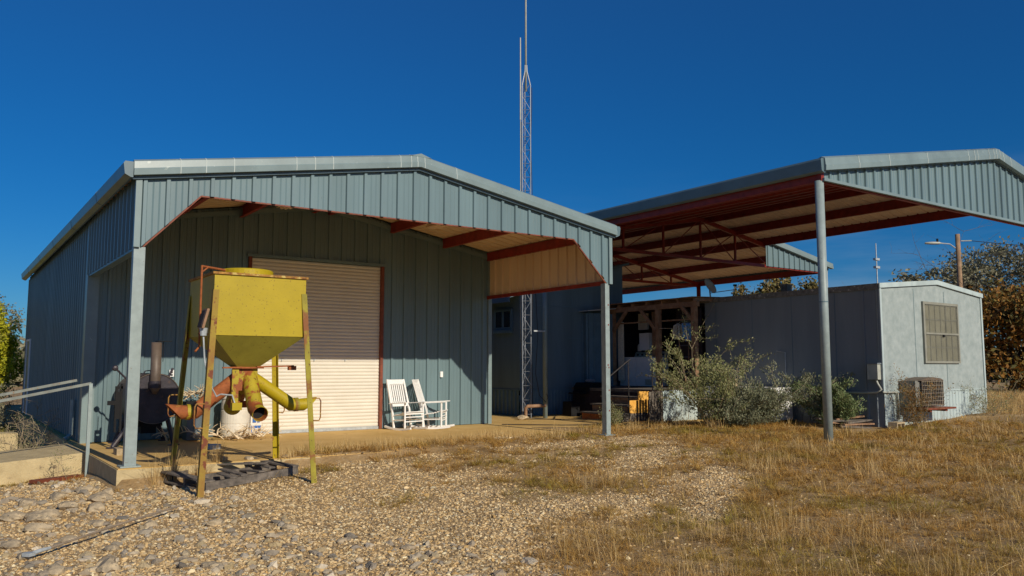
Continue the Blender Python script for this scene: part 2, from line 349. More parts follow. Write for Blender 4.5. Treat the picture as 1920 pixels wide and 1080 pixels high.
Fg = np.stack([ii, ii+1, ii+nx+1, ii+nx], 1)
fast_mesh('ground', Vg, Fg, M['soil'], kind='structure', smooth=True)
mb = MB(); mb.prism([(2.06, 12.05), (11.06, 12.05), (11.06, 28.6), (2.06, 28.6)], 'Z', -.9, 0)
tag(mb.build('concrete_slab', [M['slab']]), kind='structure')
mb = MB(); mb.prism([(11.064, 13.2), (16.62, 13.2), (16.62, 20.2), (11.064, 28.6)], 'Z', -.5, -.004)
tag(mb.build('concrete_apron', M['slab']), kind='structure')
# control joints and dark slab corner edge (weathered concrete face)
mb = MB(); mb.bb((2.045, 12.035, -.9), (4.9, 12.049, -.012)); mb.bb((2.045, 12.05, -.9), (2.058, 28.6, -.012)); tag(mb.build('slab_edge', M['conc']), kind='structure')
# ramp descending to the left of the slab
mb = MB(); mb.prism([(2.04, -.7), (2.04, -.006), (-6, -.62), (-6, -.9)], 'Y', 14.75, 16.7); tag(mb.build('ramp', M['conc']), kind='structure')

# ------------------------------------------------------------------ metal workshop building
X0, X1, XM = 2.21, 10.97, 6.59; YF, YW, YE = 12.17, 16.5, 28.55
EV, RG = 4.18, 4.94
roof = pl([(X0-.12, EV), (XM, RG), (X1+.12, EV)])
BLD = thing('metal_building', (6.59, 20, 0), 'teal ribbed metal workshop with gabled front porch and cream roll-up door', 'building')
fb = pl([(2.2, 3.03), (2.24, 3.03), (3.02, 3.85), (10.08, 3.85), (10.93, 3.03), (10.98, 3.03)])
mb = MB(); rib_sheet(mb, (0, YF, 0), (1, 0, 0), (0, -1, 0), X0-.02, X1+.02, lambda u: roof(u)-.15, fb, breaks=(2.24, 3.02, XM, 10.08, 10.93), phase=.13)
FAS = mb.build('porch_fascia', M['teal'], BLD)
mb = MB(); mb.beam((2.27, YF+.012, 3.035), (3.03, YF+.012, 3.845), .03, .022); mb.beam((3.03, YF+.012, 3.845), (10.07, YF+.012, 3.845), .03, .022); mb.beam((10.07, YF+.012, 3.845), (10.90, YF+.012, 3.035), .03, .022)
mb.build('edge_angle', M['jamb'], FAS)
def side_fascia(x, n, nm):
    m_ = MB(); rib_sheet(m_, (x, 0, 0), (0, 1, 0), (n, 0, 0), YF, YW, lambda u: EV-.12, lambda u: 3.03, phase=.05)
    return m_.build(nm, M['teal'], BLD)
side_fascia(X0-.02, -1, 'side_fascia'); side_fascia(X1+.02, 1, 'side_fascia')
for x, n in ((X0+.02, 1), (X1-.02, -1)):
    mb = MB(); rib_sheet(mb, (x, 0, 0), (0, 1, 0), (n, 0, 0), YF+.04, YW-.03, lambda u: 4.0, lambda u: 3.08, phase=.05); mb.build('side_liner', M['beige'], BLD)
    mb = MB(); mb.bb((x-.05, YF+.03, 3.0), (x+.07*n+.0, YW-.02, 3.08)); mb.build('fascia_bottom_rail', M['red'] if n < 0 else M['gutter'], BLD)
# corner trims of the fascia
for x in (X0-.03, X1+.03):
    mb = MB(); mb.bb((x-.04, YF-.045, 3.02), (x+.04, YF+.03, 4.02)); mb.build('corner_trim', M['trim'], BLD)
# columns
for x, m_ in ((X0+.02, M['post']), (X1-.04, M['post'])):
    hw = .055 if x > 5 else .075; mb = MB(); mb.bb((x-hw, YF-.0, -.12 if x > 5 else 0.0), (x+hw, YF+.13, 3.03)); c_ = mb.build('column', m_, BLD)
    mb = MB(); mb.box((x, YF+.075, .012 if x < 5 else .02), (.26, .26, .02)); mb.build('base_plate', m_, c_)
mb = MB(); mb.box((X1-.04, YF-.005, 1.4), (.02, .012, .03))
for z in (.5, .9, 1.35, 2.2, 2.6): mb.box((X1-.02, YF-.004, z), (.018, .01, .03))
mb.build('bolt_tab', M['red'], BLD)
# gable wall with door opening
DL, DR, DH = 5.12, 8.06, 3.6
mb = MB(); rib_sheet(mb, (0, YW, 0), (1, 0, 0), (0, -1, 0), X0+.12, DL-.03, lambda u: roof(u)-.06, lambda u: 0.01, phase=.1)
rib_sheet(mb, (0, YW, 0), (1, 0, 0), (0, -1, 0), DL-.03, DR+.03, lambda u: roof(u)-.06, lambda u: DH+.03, phase=.1, breaks=(XM,))
rib_sheet(mb, (0, YW, 0), (1, 0, 0), (0, -1, 0), DR+.03, X1-.05, lambda u: roof(u)-.06, lambda u: 0.01, phase=.1)
mb.build('front_wall', M['teal'], BLD)
mb = MB(); mb.sweep([(X0+.02, YW-.036, roof(X0)-.13), (XM, YW-.036, RG-.11), (X1-.02, YW-.036, roof(X1)-.13)], [(0, 0), (.02, 0), (.02, -.1), (0, -.1)], (0, -1, 0)); mb.build('wall_head_trim', M['teal'], BLD)
mb = MB(); mb.bb((X0-.045, YW-.06, 0.0), (X0+.15, YW+.16, 4.02)); mb.build('corner_trim', M['trim'], BLD)
mb = MB(); mb.bb((X1-.06, YW-.05, 0.0), (X1+.04, YW+.1, 4.02)); mb.build('corner_trim', M['trim'], BLD)
mb = MB(); rib_sheet(mb, (X0, 0, 0), (0, 1, 0), (-1, 0, 0), YW+.16, YE, lambda u: EV-.1, lambda u: .01); mb.build('side_wall', M['teal'], BLD)
mb = MB(); rib_sheet(mb, (X1, 0, 0), (0, 1, 0), (1, 0, 0), YW+.1, YE, lambda u: EV-.1, lambda u: .01); mb.build('side_wall', M['teal'], BLD)
mb = MB(); rib_sheet(mb, (0, YE, 0), (1, 0, 0), (0, 1, 0), X0, X1, lambda u: roof(u)-.06, lambda u: .01, breaks=(XM,)); mb.build('rear_wall', M['teal'], BLD)
mb = MB(); mb.bb((X0-.05, YE-.06, 0), (X0-.001, YE+.04, 4.0)); mb.build('corner_trim', M['trim'], BLD)
# side door far along the left wall
mb = MB(); mb.bb((X0-.05, 26.9, .02), (X0-.03, 27.85, 2.1)); d_ = mb.build('side_door', M['teal'], BLD)
mb = MB(); mb.bb((X0-.075, 26.84, .02), (X0-.04, 26.9, 2.16)); mb.bb((X0-.075, 27.85, .02), (X0-.04, 27.91, 2.16)); mb.bb((X0-.075, 26.9, 2.1), (X0-.04, 27.85, 2.16)); mb.build('door_frame', M['white'], d_)
# downspout on left wall corner
mb = MB(); mb.tube([(X0-.09, 17.2, .75), (X0-.09, 17.2, .12), (X0-.2, 17.15, .03)], .04, 8); mb.build('pipe_stub', M['post'], BLD)
# roof
def roof_sheets(mb, xe, ze, xr, zr, y0, y1, dz=0, depth=.03, up=True):
    U = Vector((0, 1, 0)); V = Vector((xr-xe, 0, zr-ze)); ln = V.length; V.normalize(); N = Vector((-V.z, 0, V.x)); 
    if N.z < 0: N = -N
    rib_sheet(mb, Vector((xe, 0, ze+dz)), U, N if up else -N, y0, y1, lambda u: ln, lambda u: 0, V=V, depth=depth, minor=False)
mb = MB(); roof_sheets(mb, X0-.12, EV, XM, RG, YF-.1, YE+.1); roof_sheets(mb, X1+.12, EV, XM, RG, YF-.1, YE+.1); RF = mb.build('roof', M['gutter'], BLD)
mb = MB(); roof_sheets(mb, X0+.0, EV, XM, RG, YF+.02, YW, -.035); roof_sheets(mb, X1-.0, EV, XM, RG, YF+.02, YW, -.035); mb.build('roof_liner', M['beige'], RF)
prof = [(0, .02), (.05, .035), (.115, .0), (.125, -.10), (.135, -.115), (.13, -.195), (.02, -.20)]
mb = MB(); mb.sweep([(X0-.12, YF-.02, EV+.02), (XM, YF-.02, RG+.02), (X1+.12, YF-.02, EV+.02)], prof, (0, -1, 0)); RT = mb.build('rake_trim', M['trim'], RF)
mb = MB(); mb.sweep([(X0-.12, YF-.02, EV-.185), (XM, YF-.02, RG-.185), (X1+.12, YF-.02, EV-.185)], [(0.01, 0), (.055, 0), (.055, -.035), (.01, -.035)], (0, -1, 0)); mb.build('rake_trim_channel', M['bluewall'], RT)
mb = MB()
for x in (2.7, 3.05, 3.45, 4.4, 4.7, 5.0, 6.2, 6.4, 6.52, 6.66, 7.3):
    z = roof(x)+.02
    mb.sweep([(x-.006, YF-.022, z), (x+.006, YF-.022, z)], [(a*1.012, b*1.0+.004 if b > -.1 else b) for a, b in prof], (0, -1, 0))
mb.build('caulked_seam', mat('white_caulk', (.4, .45, .43), .7), RT)
gp = [(0, .02), (.11, .02), (.13, -.01), (.11, -.16), (.03, -.2), (0, -.2)]
for x, s_ in ((X0-.12, -1), (X1+.12, 1)):
    mb = MB(); mb.sweep([(x, YF-.1, EV), (x, YE+.12, EV)], gp, (s_, 0, 0)); gt = mb.build('gutter', M['gutter'], RF)
    mb = MB()
    for y in np.arange(14.5, 28, 3.0): mb.sweep([(x-.001*s_, y-.012, EV), (x-.001*s_, y+.012, EV)], [(a*1.03, b*1.02) for a, b in gp], (s_, 0, 0))
    mb.build('gutter_joint', M['bluewall'], gt)
mb = MB(); mb.sweep([(XM, YF-.14, RG+.0), (XM, YE+.1, RG+.0)], [(-.2, .0), (0, .06), (.2, .0)], (1, 0, 0)); mb.build('ridge_cap', M['trim'], RF)
def purlin(x, zt, y0, y1, parent, h=.2, side=1, m_=None):
    m_b = MB(); m_b.bb((x-.006, y0, zt-h), (x+.006, y1, zt)); m_b.bb((x+.0065*side, y0, zt-h), (x+.07*side, y1, zt-h+.01)); m_b.bb((x+.0065*side, y0, zt-.012), (x+.07*side, y1, zt-.002))
    return m_b.build('purlin', m_ or M['red'], parent)
for x in (3.55, 4.92, 6.45, 6.75, 8.25, 9.62): purlin(x, roof(x)-.06, YF+.03, YW-.04, BLD, h=.22, side=-1 if x < XM else 1)
for x in (X0+.1, X1-.1): purlin(x, roof(x)-.08, YF+.03, YW-.04, BLD, h=.2)
mb = MB(); mb.beam((X0+.1, YF+.1, EV-.2), (XM, YF+.1, RG-.16), .06, .16); mb.beam((XM, YF+.1, RG-.16), (X1-.1, YF+.1, EV-.2), .06, .16); mb.build('front_rafter', M['red'], BLD)
for x, z in ((4.95, 4.23), (8.0, 4.17)):
    mb = MB(); mb.prism([(x-.13, z-.03), (x-.1, z+.04), (x+.1, z+.04), (x+.13, z-.03), (x+.07, z-.01), (x+.05, z-.045), (x+.02, z-.045), (x, z-.01), (x-.02, z-.045), (x-.05, z-.045), (x-.07, z-.01)], 'Y', 12.9, 14.15)
    mb.bb((x-.01, 13.0, z+.04), (x+.01, 13.02, z+.3)); mb.bb((x-.01, 14.0, z+.04), (x+.01, 14.02, z+.3)); mb.build('ceiling_light', M['beige'], BLD)
# roll-up door
DOOR = MB(); n_ = 48; pz = (DH-.06)/n_; v = []; f = []
for k in range(n_):
    for a in (0, .12, .3, .5, .7, .88):
        z = .06+(k+a)*pz; d = .016*math.sin(math.pi*a)**.6 if a else 0
        v += [(DL+.02, YW+.04-d, z), (DR-.02, YW+.04-d, z)]
for i in range(len(v)//2-1): f.append((2*i, 2*i+1, 2*i+3, 2*i+2))
DOOR.add(v, f); dr = DOOR.build('roll_up_door', M['door'], BLD)
mb = MB(); mb.bb((DL+.02, YW+.0, .004), (DR-.02, YW+.05, .06)); mb.build('bottom_bar', M['galv'], dr)
mb = MB()
for x in (DL+.7, DL+1.4, DL+2.1): mb.bb((x, YW+.005, 1.48), (x+.02, YW+.02, 1.52))
mb.build('door_clip', M['galv'], dr)
mb = MB(); mb.bb((DR-.02, YW-.05, .004), (DR+.045, YW+.06, DH+.0)); mb.build('door_jamb', M['jamb'], BLD)
mb = MB(); mb.bb((DL-.045, YW-.05, .004), (DL+.02, YW+.06, DH+.0)); mb.build('door_jamb', M['jamb'], BLD)
mb = MB(); mb.bb((DL-.08, YW-.055, DH+.001), (DR+.08, YW+.06, DH+.06)); mb.build('door_head_trim', M['teal'], BLD)
mb = MB(); mb.box((9.6, YW-.045, 1.19), (.07, .05, .13)); mb.build('outlet_box', M['white'], BLD)
mb = MB(); mb.box((3.67, YW-.045, 1.24), (.085, .05, .13)); o_ = mb.build('outlet_box', M['white'], BLD)
mb = MB(); mb.box((3.67, YW-.075, 1.26), (.035, .012, .03)); mb.box((3.67, YW-.075, 1.21), (.035, .012, .03)); mb.build('socket', M['bpaint'], o_)
mb = MB(); mb.tube([(3.9, YW-.05, 1.2), (3.9, YW-.05, .9)], .012, 6); mb.build('conduit', M['galv'], BLD)

# ------------------------------------------------------------------ carport
CX0, CX1, CXR, CXB = 13.41, 23.65, 20.4, 27.4; CY0, CYM, CY1 = 8.95, 18.1, 31.0; CE, CR = 5.24, 6.51
cr_ = pl([(CX0, CE), (CXR, CR), (CXB, CE)])
CP = thing('carport', (18, 15, 0), 'tall gabled open carport roof on pipe posts over the trailer, red beams underneath', 'carport')
mb = MB(); roof_sheets(mb, CX0, CE, CXR, CR, CY0, CY1); roof_sheets(mb, CXB, CE, CXR, CR, CYM, CY1)
roof_sheets(mb, CX1, cr_(CX1), CXR, CR, CY0, CYM); CRF = mb.build('roof', M['gutter'], CP)
mb = MB(); roof_sheets(mb, CX0+.05, CE, CXR, CR, CY0+.03, CY1-.03, -.045); roof_sheets(mb, CXB-.05, CE, CXR, CR, CYM+.03, CY1-.03, -.045)
roof_sheets(mb, CX1-.05, cr_(CX1), CXR, CR, CY0+.03, CYM+.03, -.045); mb.build('roof_underside', mat('dusty_underside', (.66, .53, .42), .6, var=.12, vscale=2), CRF)
mb = MB(); rib_sheet(mb, (0, CY0, 0), (1, 0, 0), (0, -1, 0), CX0+.1, CX1, lambda u: cr_(u)-.2, lambda u: 4.9, breaks=(CXR,)); FG = mb.build('gable_fascia', M['teal'], CP)
mb = MB(); rib_sheet(mb, (0, CYM-.06, 0), (1, 0, 0), (0, -1, 0), CX1+.05, CXB-.05, lambda u: cr_(u)-.15, lambda u: min(4.9, cr_(u)-.2)); mb.build('gable_fascia', M['teal'], CP)
mb = MB(); mb.sweep([(CX0-.02, CY0-.01, CE+.02), (CXR, CY0-.01, CR+.02), (CX1, CY0-.01, cr_(CX1)+.02)], [(a*1.2, b*1.2) for a, b in prof], (0, -1, 0)); RT2 = mb.build('rake_trim', M['trim'], CRF)
mb = MB(); mb.sweep([(CX0-.02, CY0-.01, CE-.205), (CXR, CY0-.01, CR-.205), (CX1, CY0-.01, cr_(CX1)-.205)], [(0.01, 0), (.055, 0), (.055, -.03), (.01, -.03)], (0, -1, 0)); mb.build('rake_trim_channel', M['bluewall'], RT2)
mb = MB()
for x in (14.5, 15.6, 17.1, 18.9, 19.2, 19.35, 19.9, 20.15, 20.28, 20.45, 20.62, 21.0):
    mb.sweep([(x-.008, CY0-.013, cr_(x)+.02), (x+.008, CY0-.013, cr_(x)+.02)], [(a*1.215, b*1.2+.004 if b > -.1 else b*1.2) for a, b in prof], (0, -1, 0))
mb.build('caulked_seam', bpy.data.materials['white_caulk'], RT2)
mb = MB(); mb.sweep([(CX1+.0, CYM-.08, cr_(CX1)+.02), (CXB+.1, CYM-.08, CE+.0)], prof, (0, -1, 0)); mb.build('rake_trim', M['trim'], CRF)
mb = MB(); mb.sweep([(CX0+.06, CY0-.04, 4.885), (CX1, CY0-.04, 4.885)], [(-.03, -.03), (.03, -.03), (.03, .025), (-.03, .025)], (0, -1, 0)); mb.build('fascia_base_angle', M['trim'], FG)
gp2 = [(-.02, .02), (.09, .02), (.11, -.02), (.09, -.22), (.02, -.25), (-.02, -.25)]
mb = MB(); mb.sweep([(CX0, CY0-.12, CE), (CX0, CY1, CE)], gp2, (-1, 0, 0)); mb.build('gutter', M['gutter'], CRF)
mb = MB(); mb.sweep([(CXB, CYM, CE), (CXB, CY1, CE)], gp2, (1, 0, 0)); mb.build('gutter', M['gutter'], CRF)
mb = MB(); mb.bb((CX0+.03, CY0-.02, 4.86), (CX0+.12, CY0+.06, 5.08)); mb.build('end_post_cap', M['red'], CP)
for x in (CX0+.07, 14.55, 15.7, 16.85, 18.0, 19.15, 20.25):
    purlin(x, cr_(x)-.048 if x > 14 else 5.06, CY0+.04, CY1-.05, CP, h=.2, side=1)
for x in (20.75, 22.2): purlin(x, cr_(x)-.048, CY0+.04, CY1-.05, CP, h=.27, side=1)
purlin(CX1-.02, cr_(CX1)-.004, CY0+.04, CY1-.05, CP, h=.30)
for x in (25.45,): purlin(x, cr_(x)-.048, CYM+.02, CY1-.05, CP, h=.26)
purlin(CXB-.08, 5.12, CYM+.02, CY1-.05, CP, h=.22)
for yy in (CYM, 24.4, 30.9):
    mb = MB(); mb.beam((CX0+.1, yy, 5.0), (CXR, yy, CR-.28), .07, .14); mb.beam((CXR, yy, CR-.28), (CXB-.1, yy, 4.98), .07, .14)
    mb.bb((CX0+.1, yy-.035, 4.86), (CXB-.1, yy+.035, 4.96))
    for x in np.arange(15.2, 26.5, 1.73):
        mb.bb((x-.03, yy-.03, 4.96), (x+.03, yy+.03, cr_(x)-.26))
        x2 = x+1.73 if x < CXR else x-1.73
        if 14 < x2 < 27: mb.beam((x, yy, 4.93), (x2, yy, cr_(x2)-.28), .025, .025)
    mb.build('roof_truss', M['red'], CP)
mb = MB(); mb.beam((CX0+.1, CY0+.1, 4.97), (CXR, CY0+.1, CR-.28), .07, .14); mb.beam((CXR, CY0+.1, CR-.28), (CX1, CY0+.1, cr_(CX1)-.28), .07, .14); mb.bb((CX0+.1, CY0+.06, 4.86), (CX1, CY0+.14, 4.95)); mb.build('front_truss', M['red'], CP)
def pipe_post(x, y, zt, r, m_, parent):
    zb = min(g1(x, y), 0)-.15
    b_ = MB(); b_.tube([(x, y, zb), (x, y, zt)], r, 20); p_ = b_.build('pipe_post', m_, parent, smooth=True)
    return p_
pp = pipe_post(CX0+.08, CY0+.06, 4.87, .082, M['post'], CP)
mb = MB(); mb.tube([(CX0+.08, CY0+.06, 2.56), (CX0+.08, CY0+.06, 2.58)], .084, 20); mb.build('weld_seam', M['gutter'], pp)
pipe_post(CX0+.0, 17.45, 4.98, .062, M['trim'], CP)
pipe_post(CXB-.1, 24.4, 4.95, .09, M['red'], CP); pipe_post(CX0+.1, 30.9, 4.95, .08, M['galv'], CP); pipe_post(CXB-.1, 30.9, 4.95, .08, M['galv'], CP); pipe_post(CXB-.1, CYM, 4.95, .07, M['galv'], CP)
pipe_post(CX1, CY0+.06, 4.87, .082, M['post'], CP)

# ------------------------------------------------------------------ front mobile home
TX0, TX1, TY0, TY1 = 17.35, 22.07, 10.17, 25.0; TZ = 3.2; tr = pl([(TX0, 3.2), (19.85, 3.42), (TX1, 3.2)])
TR = thing('mobile_home', (19.7, 16, 0), 'grey mobile home under the carport with its pale end wall to the front', 'mobile home')
def quad(mb, a, b, c, d): mb.add([a, b, c, d], [(0, 1, 2, 3)])
mb = MB(); mb.prism([(TX0, .8), (TX1, .8), (TX1, 3.2), (19.85, 3.42), (TX0, 3.2)], 'Y', TY0, TY0+.08); mb.build('end_wall', M['trend'], TR)
mb = MB()
for x in (19.08-.28, 20.2): mb.bb((x-.012, TY0-.006, .82), (x+.012, TY0-.001, 3.2))
mb.build('panel_batten', M['trim'], TR)
mb = MB(); mb.bb((TX0, TY0+.085, .8), (TX0+.08, 15.3, 3.2)); LW = mb.build('side_wall', M['trailer'], TR)
mb = MB()
for y in (11.3, 12.5, 13.7, 14.9): mb.bb((TX0-.006, y-.006, .8), (TX0-.001, y+.006, 3.17))
mb.build('panel_seam', M['bluewall'], LW)
mb = MB(); mb.bb((TX0, 18.8, .8), (TX0+.08, TY1, 3.2)); mb.bb((TX1-.08, TY0+.085, .3), (TX1, TY1, 3.2)); mb.bb((TX0, TY1, .3), (TX1, TY1+.08, 3.2)); mb.build('far_wall', M['trailer'], TR)
mb = MB(); mb.sweep([(TX0-.05, TY0-.02, 3.2), (19.85, TY0-.02, 3.42), (TX1+.05, TY0-.02, 3.2)], [(0, .05), (.03, .05), (.03, -.06), (0, -.06)], (0, -1, 0)); mb.build('roof_edge_trim', M['trskirt'], TR)
mb = MB(); mb.bb((TX0-.05, TY0-.0, 3.12), (TX0-.004, 15.6, 3.25)); mb.build('roof_edge_trim', M['roofgrey'], TR)
mb = MB(); mb.prism([(TX0-.05, 3.22), (TX1+.05, 3.22), (19.85, 3.46)], 'Y', TY0+.02, TY1+.1); mb.build('roof', M['roofgrey'], TR)
mb = MB(); mb.bb((TX0-.02, TY0-.025, .8), (TX0+.05, TY0-.002, 3.15)); mb.bb((TX1-.05, TY0-.025, .4), (TX1+.02, TY0-.002, 3.15)); mb.build('corner_trim', M['trskirt'], TR)
mb = MB(); mb.bb((TX0-.022, TY0, .8), (TX0-.002, TY0+.05, 3.12)); mb.bb((TX0-.02, 10.55, .8), (TX0-.002, 10.6, 3.12)); mb.build('corner_trim', M['trailer'], TR)
mb = MB(); rib_sheet(mb, (0, TY0+.0, 0), (1, 0, 0), (0, -1, 0), TX0+.02, TX1, lambda u: .79, lambda u: -.1, pitch=.15, depth=.015, minor=False)
mb.build('skirting', M['trskirt'], TR)
mb = MB(); mb.bb((TX0+.02, TY0-.025, .785), (TX1, TY0-.003, .815)); mb.build('skirt_rail', M['trskirt'], TR)
mb = MB(); rib_sheet(mb, (TX0+.01, 0, 0), (0, 1, 0), (-1, 0, 0), TY0, 14.8, lambda u: .79, lambda u: -.1, pitch=.22, depth=.02, minor=False); mb.build('skirting', M['trailer'], TR)
# window with curtain and security mesh
WN = MB(); a, b, c, d = 19.2, 20.74, 1.5, 2.86
WN.bb((a-.07, TY0-.05, c-.05), (a, TY0-.001, d+.06)); WN.bb((b, TY0-.05, c-.05), (b+.05, TY0-.001, d+.06)); WN.bb((a, TY0-.05, d), (b, TY0-.001, d+.06)); WN.bb((a, TY0-.05, c-.05), (b, TY0-.001, c)); WN.bb((a, TY0-.055, 2.14), (b, TY0-.01, 2.18))
wn = WN.build('window', mat('taupe_window_frame', (.22, .22, .18), .6), TR)
mb = MB(); mb.bb((a, TY0-.006, c), (b, TY0-.002, d)); mb.build('pane', M['curtain'], wn)
mb = MB()
for i in range(1, 6): mb.bb((a+(b-a)*i/6-.012, TY0-.02, c), (a+(b-a)*i/6+.012, TY0-.012, d))
for z in (1.83, 2.5): mb.bb((a, TY0-.022, z-.012), (b, TY0-.010, z+.012))
mb.build('muntin', bpy.data.materials['taupe_window_frame'], wn)
mb = MB(); st = .05
def clipseg(p, q):
    return p, q
nn = int((b-a+d-c)/st)
for i in range(nn):
    t = i*st
    for sg in (0, 1):
        x0_, z0_ = (a+t, c) if t < b-a else (b, c+t-(b-a)); x1_, z1_ = (a, c+t) if t < d-c else (a+t-(d-c), d)
        if sg: x0_, x1_ = a+b-x0_, a+b-x1_
        mb.beam((x0_, TY0-.045, z0_), (x1_, TY0-.045, z1_), .006, .006)
mb.build('security_mesh', bpy.data.materials['taupe_window_frame'], wn)
mb = MB(); mb.box((20.0, TY0-.06, 2.11), (.07, .03, .06)); mb.build('latch', M['bpaint'], wn)
# window air conditioner with grille cage on shelf
AC = thing('air_conditioner', (18.6, 9.9, .45), 'boxy air conditioner with brown wire grille low on the pale trailer end', 'air conditioner')
mb = MB(); mb.bb((17.98, 9.78, .47), (18.16, TY0-.03, 1.05)); mb.build('casing', mat('dusty_grey_casing', (.17, .17, .15), .6, var=.2, vscale=6), AC)
mb = MB(); mb.prism([(18.1, 1.05), (19.14, 1.05), (18.98, 1.10), (18.62, 1.13), (18.28, 1.10)], 'Y', 9.72, TY0-.04); mb.build('cover', M['wicker'], AC)
mb = MB(); mb.bb((18.162, 9.79, .47), (19.12, TY0-.05, 1.04)); mb.build('coil_core', M['bpaint'], AC)
mb = MB()
for i in range(13):
    x = 18.20+i*.077; mb.bb((x-.006, 9.735, .47), (x+.006, 9.75, 1.05))
for i in range(7): z = .5+i*.088; mb.bb((18.18, 9.733, z-.004), (19.14, 9.748, z+.005))
for i in range(5): y = 9.76+i*.08; mb.bb((19.13, y, .47), (19.14, y+.012, 1.05))
mb.build('wire_grille', mat('pale_grille', (.24, .20, .15), .6), AC)
mb = MB(); mb.bb((18.1, 9.6, .40), (19.4, TY0-.03, .44)); mb.bb((18.3, 9.65, .35), (18.4, TY0-.03, .399)); mb.bb((19.0, 9.65, .35), (19.1, TY0-.03, .399)); mb.build('shelf', M['jamb'], AC)
EM = thing('electric_box', (17.3, 10.3, 1.05), 'grey electric box and bent conduit at the trailer corner', 'electric box')
mb = MB(); mb.bb((17.2, 10.2, 1.08), (17.33, 10.45, 1.42)); mb.build('box', M['ac'], EM)
mb = MB(); mb.bb((17.17, 10.18, 1.425), (17.335, 10.47, 1.45)); mb.build('hood', M['trailer'], EM)
mb = MB(); mb.tube([(17.26, 10.28, 1.08), (17.26, 10.24, .98), (17.24, 10.15, .86), (17.24, 10.25, .80), (17.26, 10.6, .775), (17.26, 11.6, .77)], .024, 8); mb.tube([(17.25, 10.12, .80), (17.6, 10.12, .79), (17.8, 10.12, .79), (17.85, 10.12, .76), (17.85, 10.12, .2)], .02, 8); mb.build('conduit', M['ac'], EM, smooth=True)
mb = MB(); mb.tube([(17.32, 12.7, .9), (17.32, 12.7, 1.72), (17.32, 12.95, 1.76)], .012, 6); tag(mb.build('wall_conduit', M['galv']), 'thin bent conduit up the grey trailer side behind the shrubs', 'pipe')
# recess behind porch: dark inner room
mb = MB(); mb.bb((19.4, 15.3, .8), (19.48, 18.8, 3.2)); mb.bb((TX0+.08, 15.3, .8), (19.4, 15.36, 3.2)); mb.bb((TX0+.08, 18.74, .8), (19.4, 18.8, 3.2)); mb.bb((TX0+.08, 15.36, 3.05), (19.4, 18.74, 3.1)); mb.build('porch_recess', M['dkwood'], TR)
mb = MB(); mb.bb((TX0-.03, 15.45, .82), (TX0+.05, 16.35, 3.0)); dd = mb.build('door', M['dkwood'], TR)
mb = MB()
for z in (1.2, 1.62, 1.95, 2.4): mb.bb((TX0-.06, 15.5, z), (TX0-.033, 16.3, z+.035))
mb.build('door_rail', mat('bluish_rail', (.07, .07, .10), .6), dd)

# ------------------------------------------------------------------ rear blue annex
AX0, AX1, AY0, AY1 = 13.4, 17.34, 18.6, 25.0; at = pl([(AX0, 3.4), (AX1, 4.5)])
AN = thing('annex', (15, 21, 0), 'blue-grey annex with sloping roof between the workshop and the mobile home', 'building')
mb = MB(); mb.prism([(AX0, .7), (AX1, .7), (AX1, 4.5), (AX0, 3.4)], 'Y', AY0, AY0+.1); fw = mb.build('front_wall', M['bluewall'], AN)
mb = MB()
for x in (14.35, 15.3): mb.bb((x-.006, AY0-.006, .72), (x+.006, AY0-.001, 3.4))
mb.bb((15.1, AY0-.012, 2.2), (15.6, AY0-.001, 2.215)); mb.bb((13.42, AY0-.012, 3.12), (15.7, AY0-.001, 3.135)); mb.build('panel_seam', M['blueskirt'], fw)
mb = MB(); mb.bb((AX0, AY0+.1, .7), (AX0+.08, AY1, 3.38)); mb.build('side_wall', M['bluewall'], AN)
mb = MB(); mb.bb((AX1-.08, AY0+.1, .7), (AX1, AY1, 4.48)); mb.build('side_wall', M['bluewall'], AN)
mb = MB(); rib_sheet(mb, (0, AY0-.01, 0), (1, 0, 0), (0, -1, 0), AX0, 15.9, lambda u: .7, lambda u: 0, pitch=.12, depth=.015, minor=False); mb.build('skirting', M['blueskirt'], AN)
mb = MB(); rib_sheet(mb, (AX0-.01, 0, 0), (0, 1, 0), (-1, 0, 0), AY0, AY1, lambda u: .7, lambda u: 0, pitch=.2, depth=.03, minor=False); mb.build('skirting', M['blueskirt'], AN)
mb = MB(); mb.bb((AX0-.03, AY0-.03, .7), (AX1-1.4, AY0-.002, .73)); mb.bb((AX0-.03, AY0-.0, .7), (AX0-.002, AY1, .73)); mb.build('skirt_rail', M['blueskirt'], AN)
mb = MB(); mb.prism([(AX0-.35, 3.30), (AX1+.3, 4.56), (AX1+.3, 4.62), (AX0-.35, 3.38)], 'Y', AY0-.0, AY1+.1); mb.bb((AX0-.38, AY0-.0, 3.18), (AX0-.353, AY1, 3.39)); mb.build('roof', M['bluewall'], AN)
mb = MB(); mb.bb((AX0-.05, 18.95, 2.42), (AX0-.001, 19.85, 2.50)); mb.bb((AX0-.05, 18.95, 2.96), (AX0-.001, 19.85, 3.02)); mb.bb((AX0-.05, 18.95, 2.5), (AX0-.001, 19.02, 2.96)); mb.bb((AX0-.05, 19.78, 2.5), (AX0-.001, 19.85, 2.96)); mb.bb((AX0-.045, 19.36, 2.5), (AX0-.001, 19.44, 2.96))
w2 = mb.build('window', M['blueskirt'], AN); mb = MB(); mb.bb((AX0-.02, 19.02, 2.5), (AX0-.003, 19.78, 2.96)); mb.build('pane', M['glass'], w2)
mb = MB(); mb.bb((AX0-.09, 18.95, 2.33), (AX0-.001, 19.85, 2.42)); mb.build('sill', M['blueskirt'], w2)
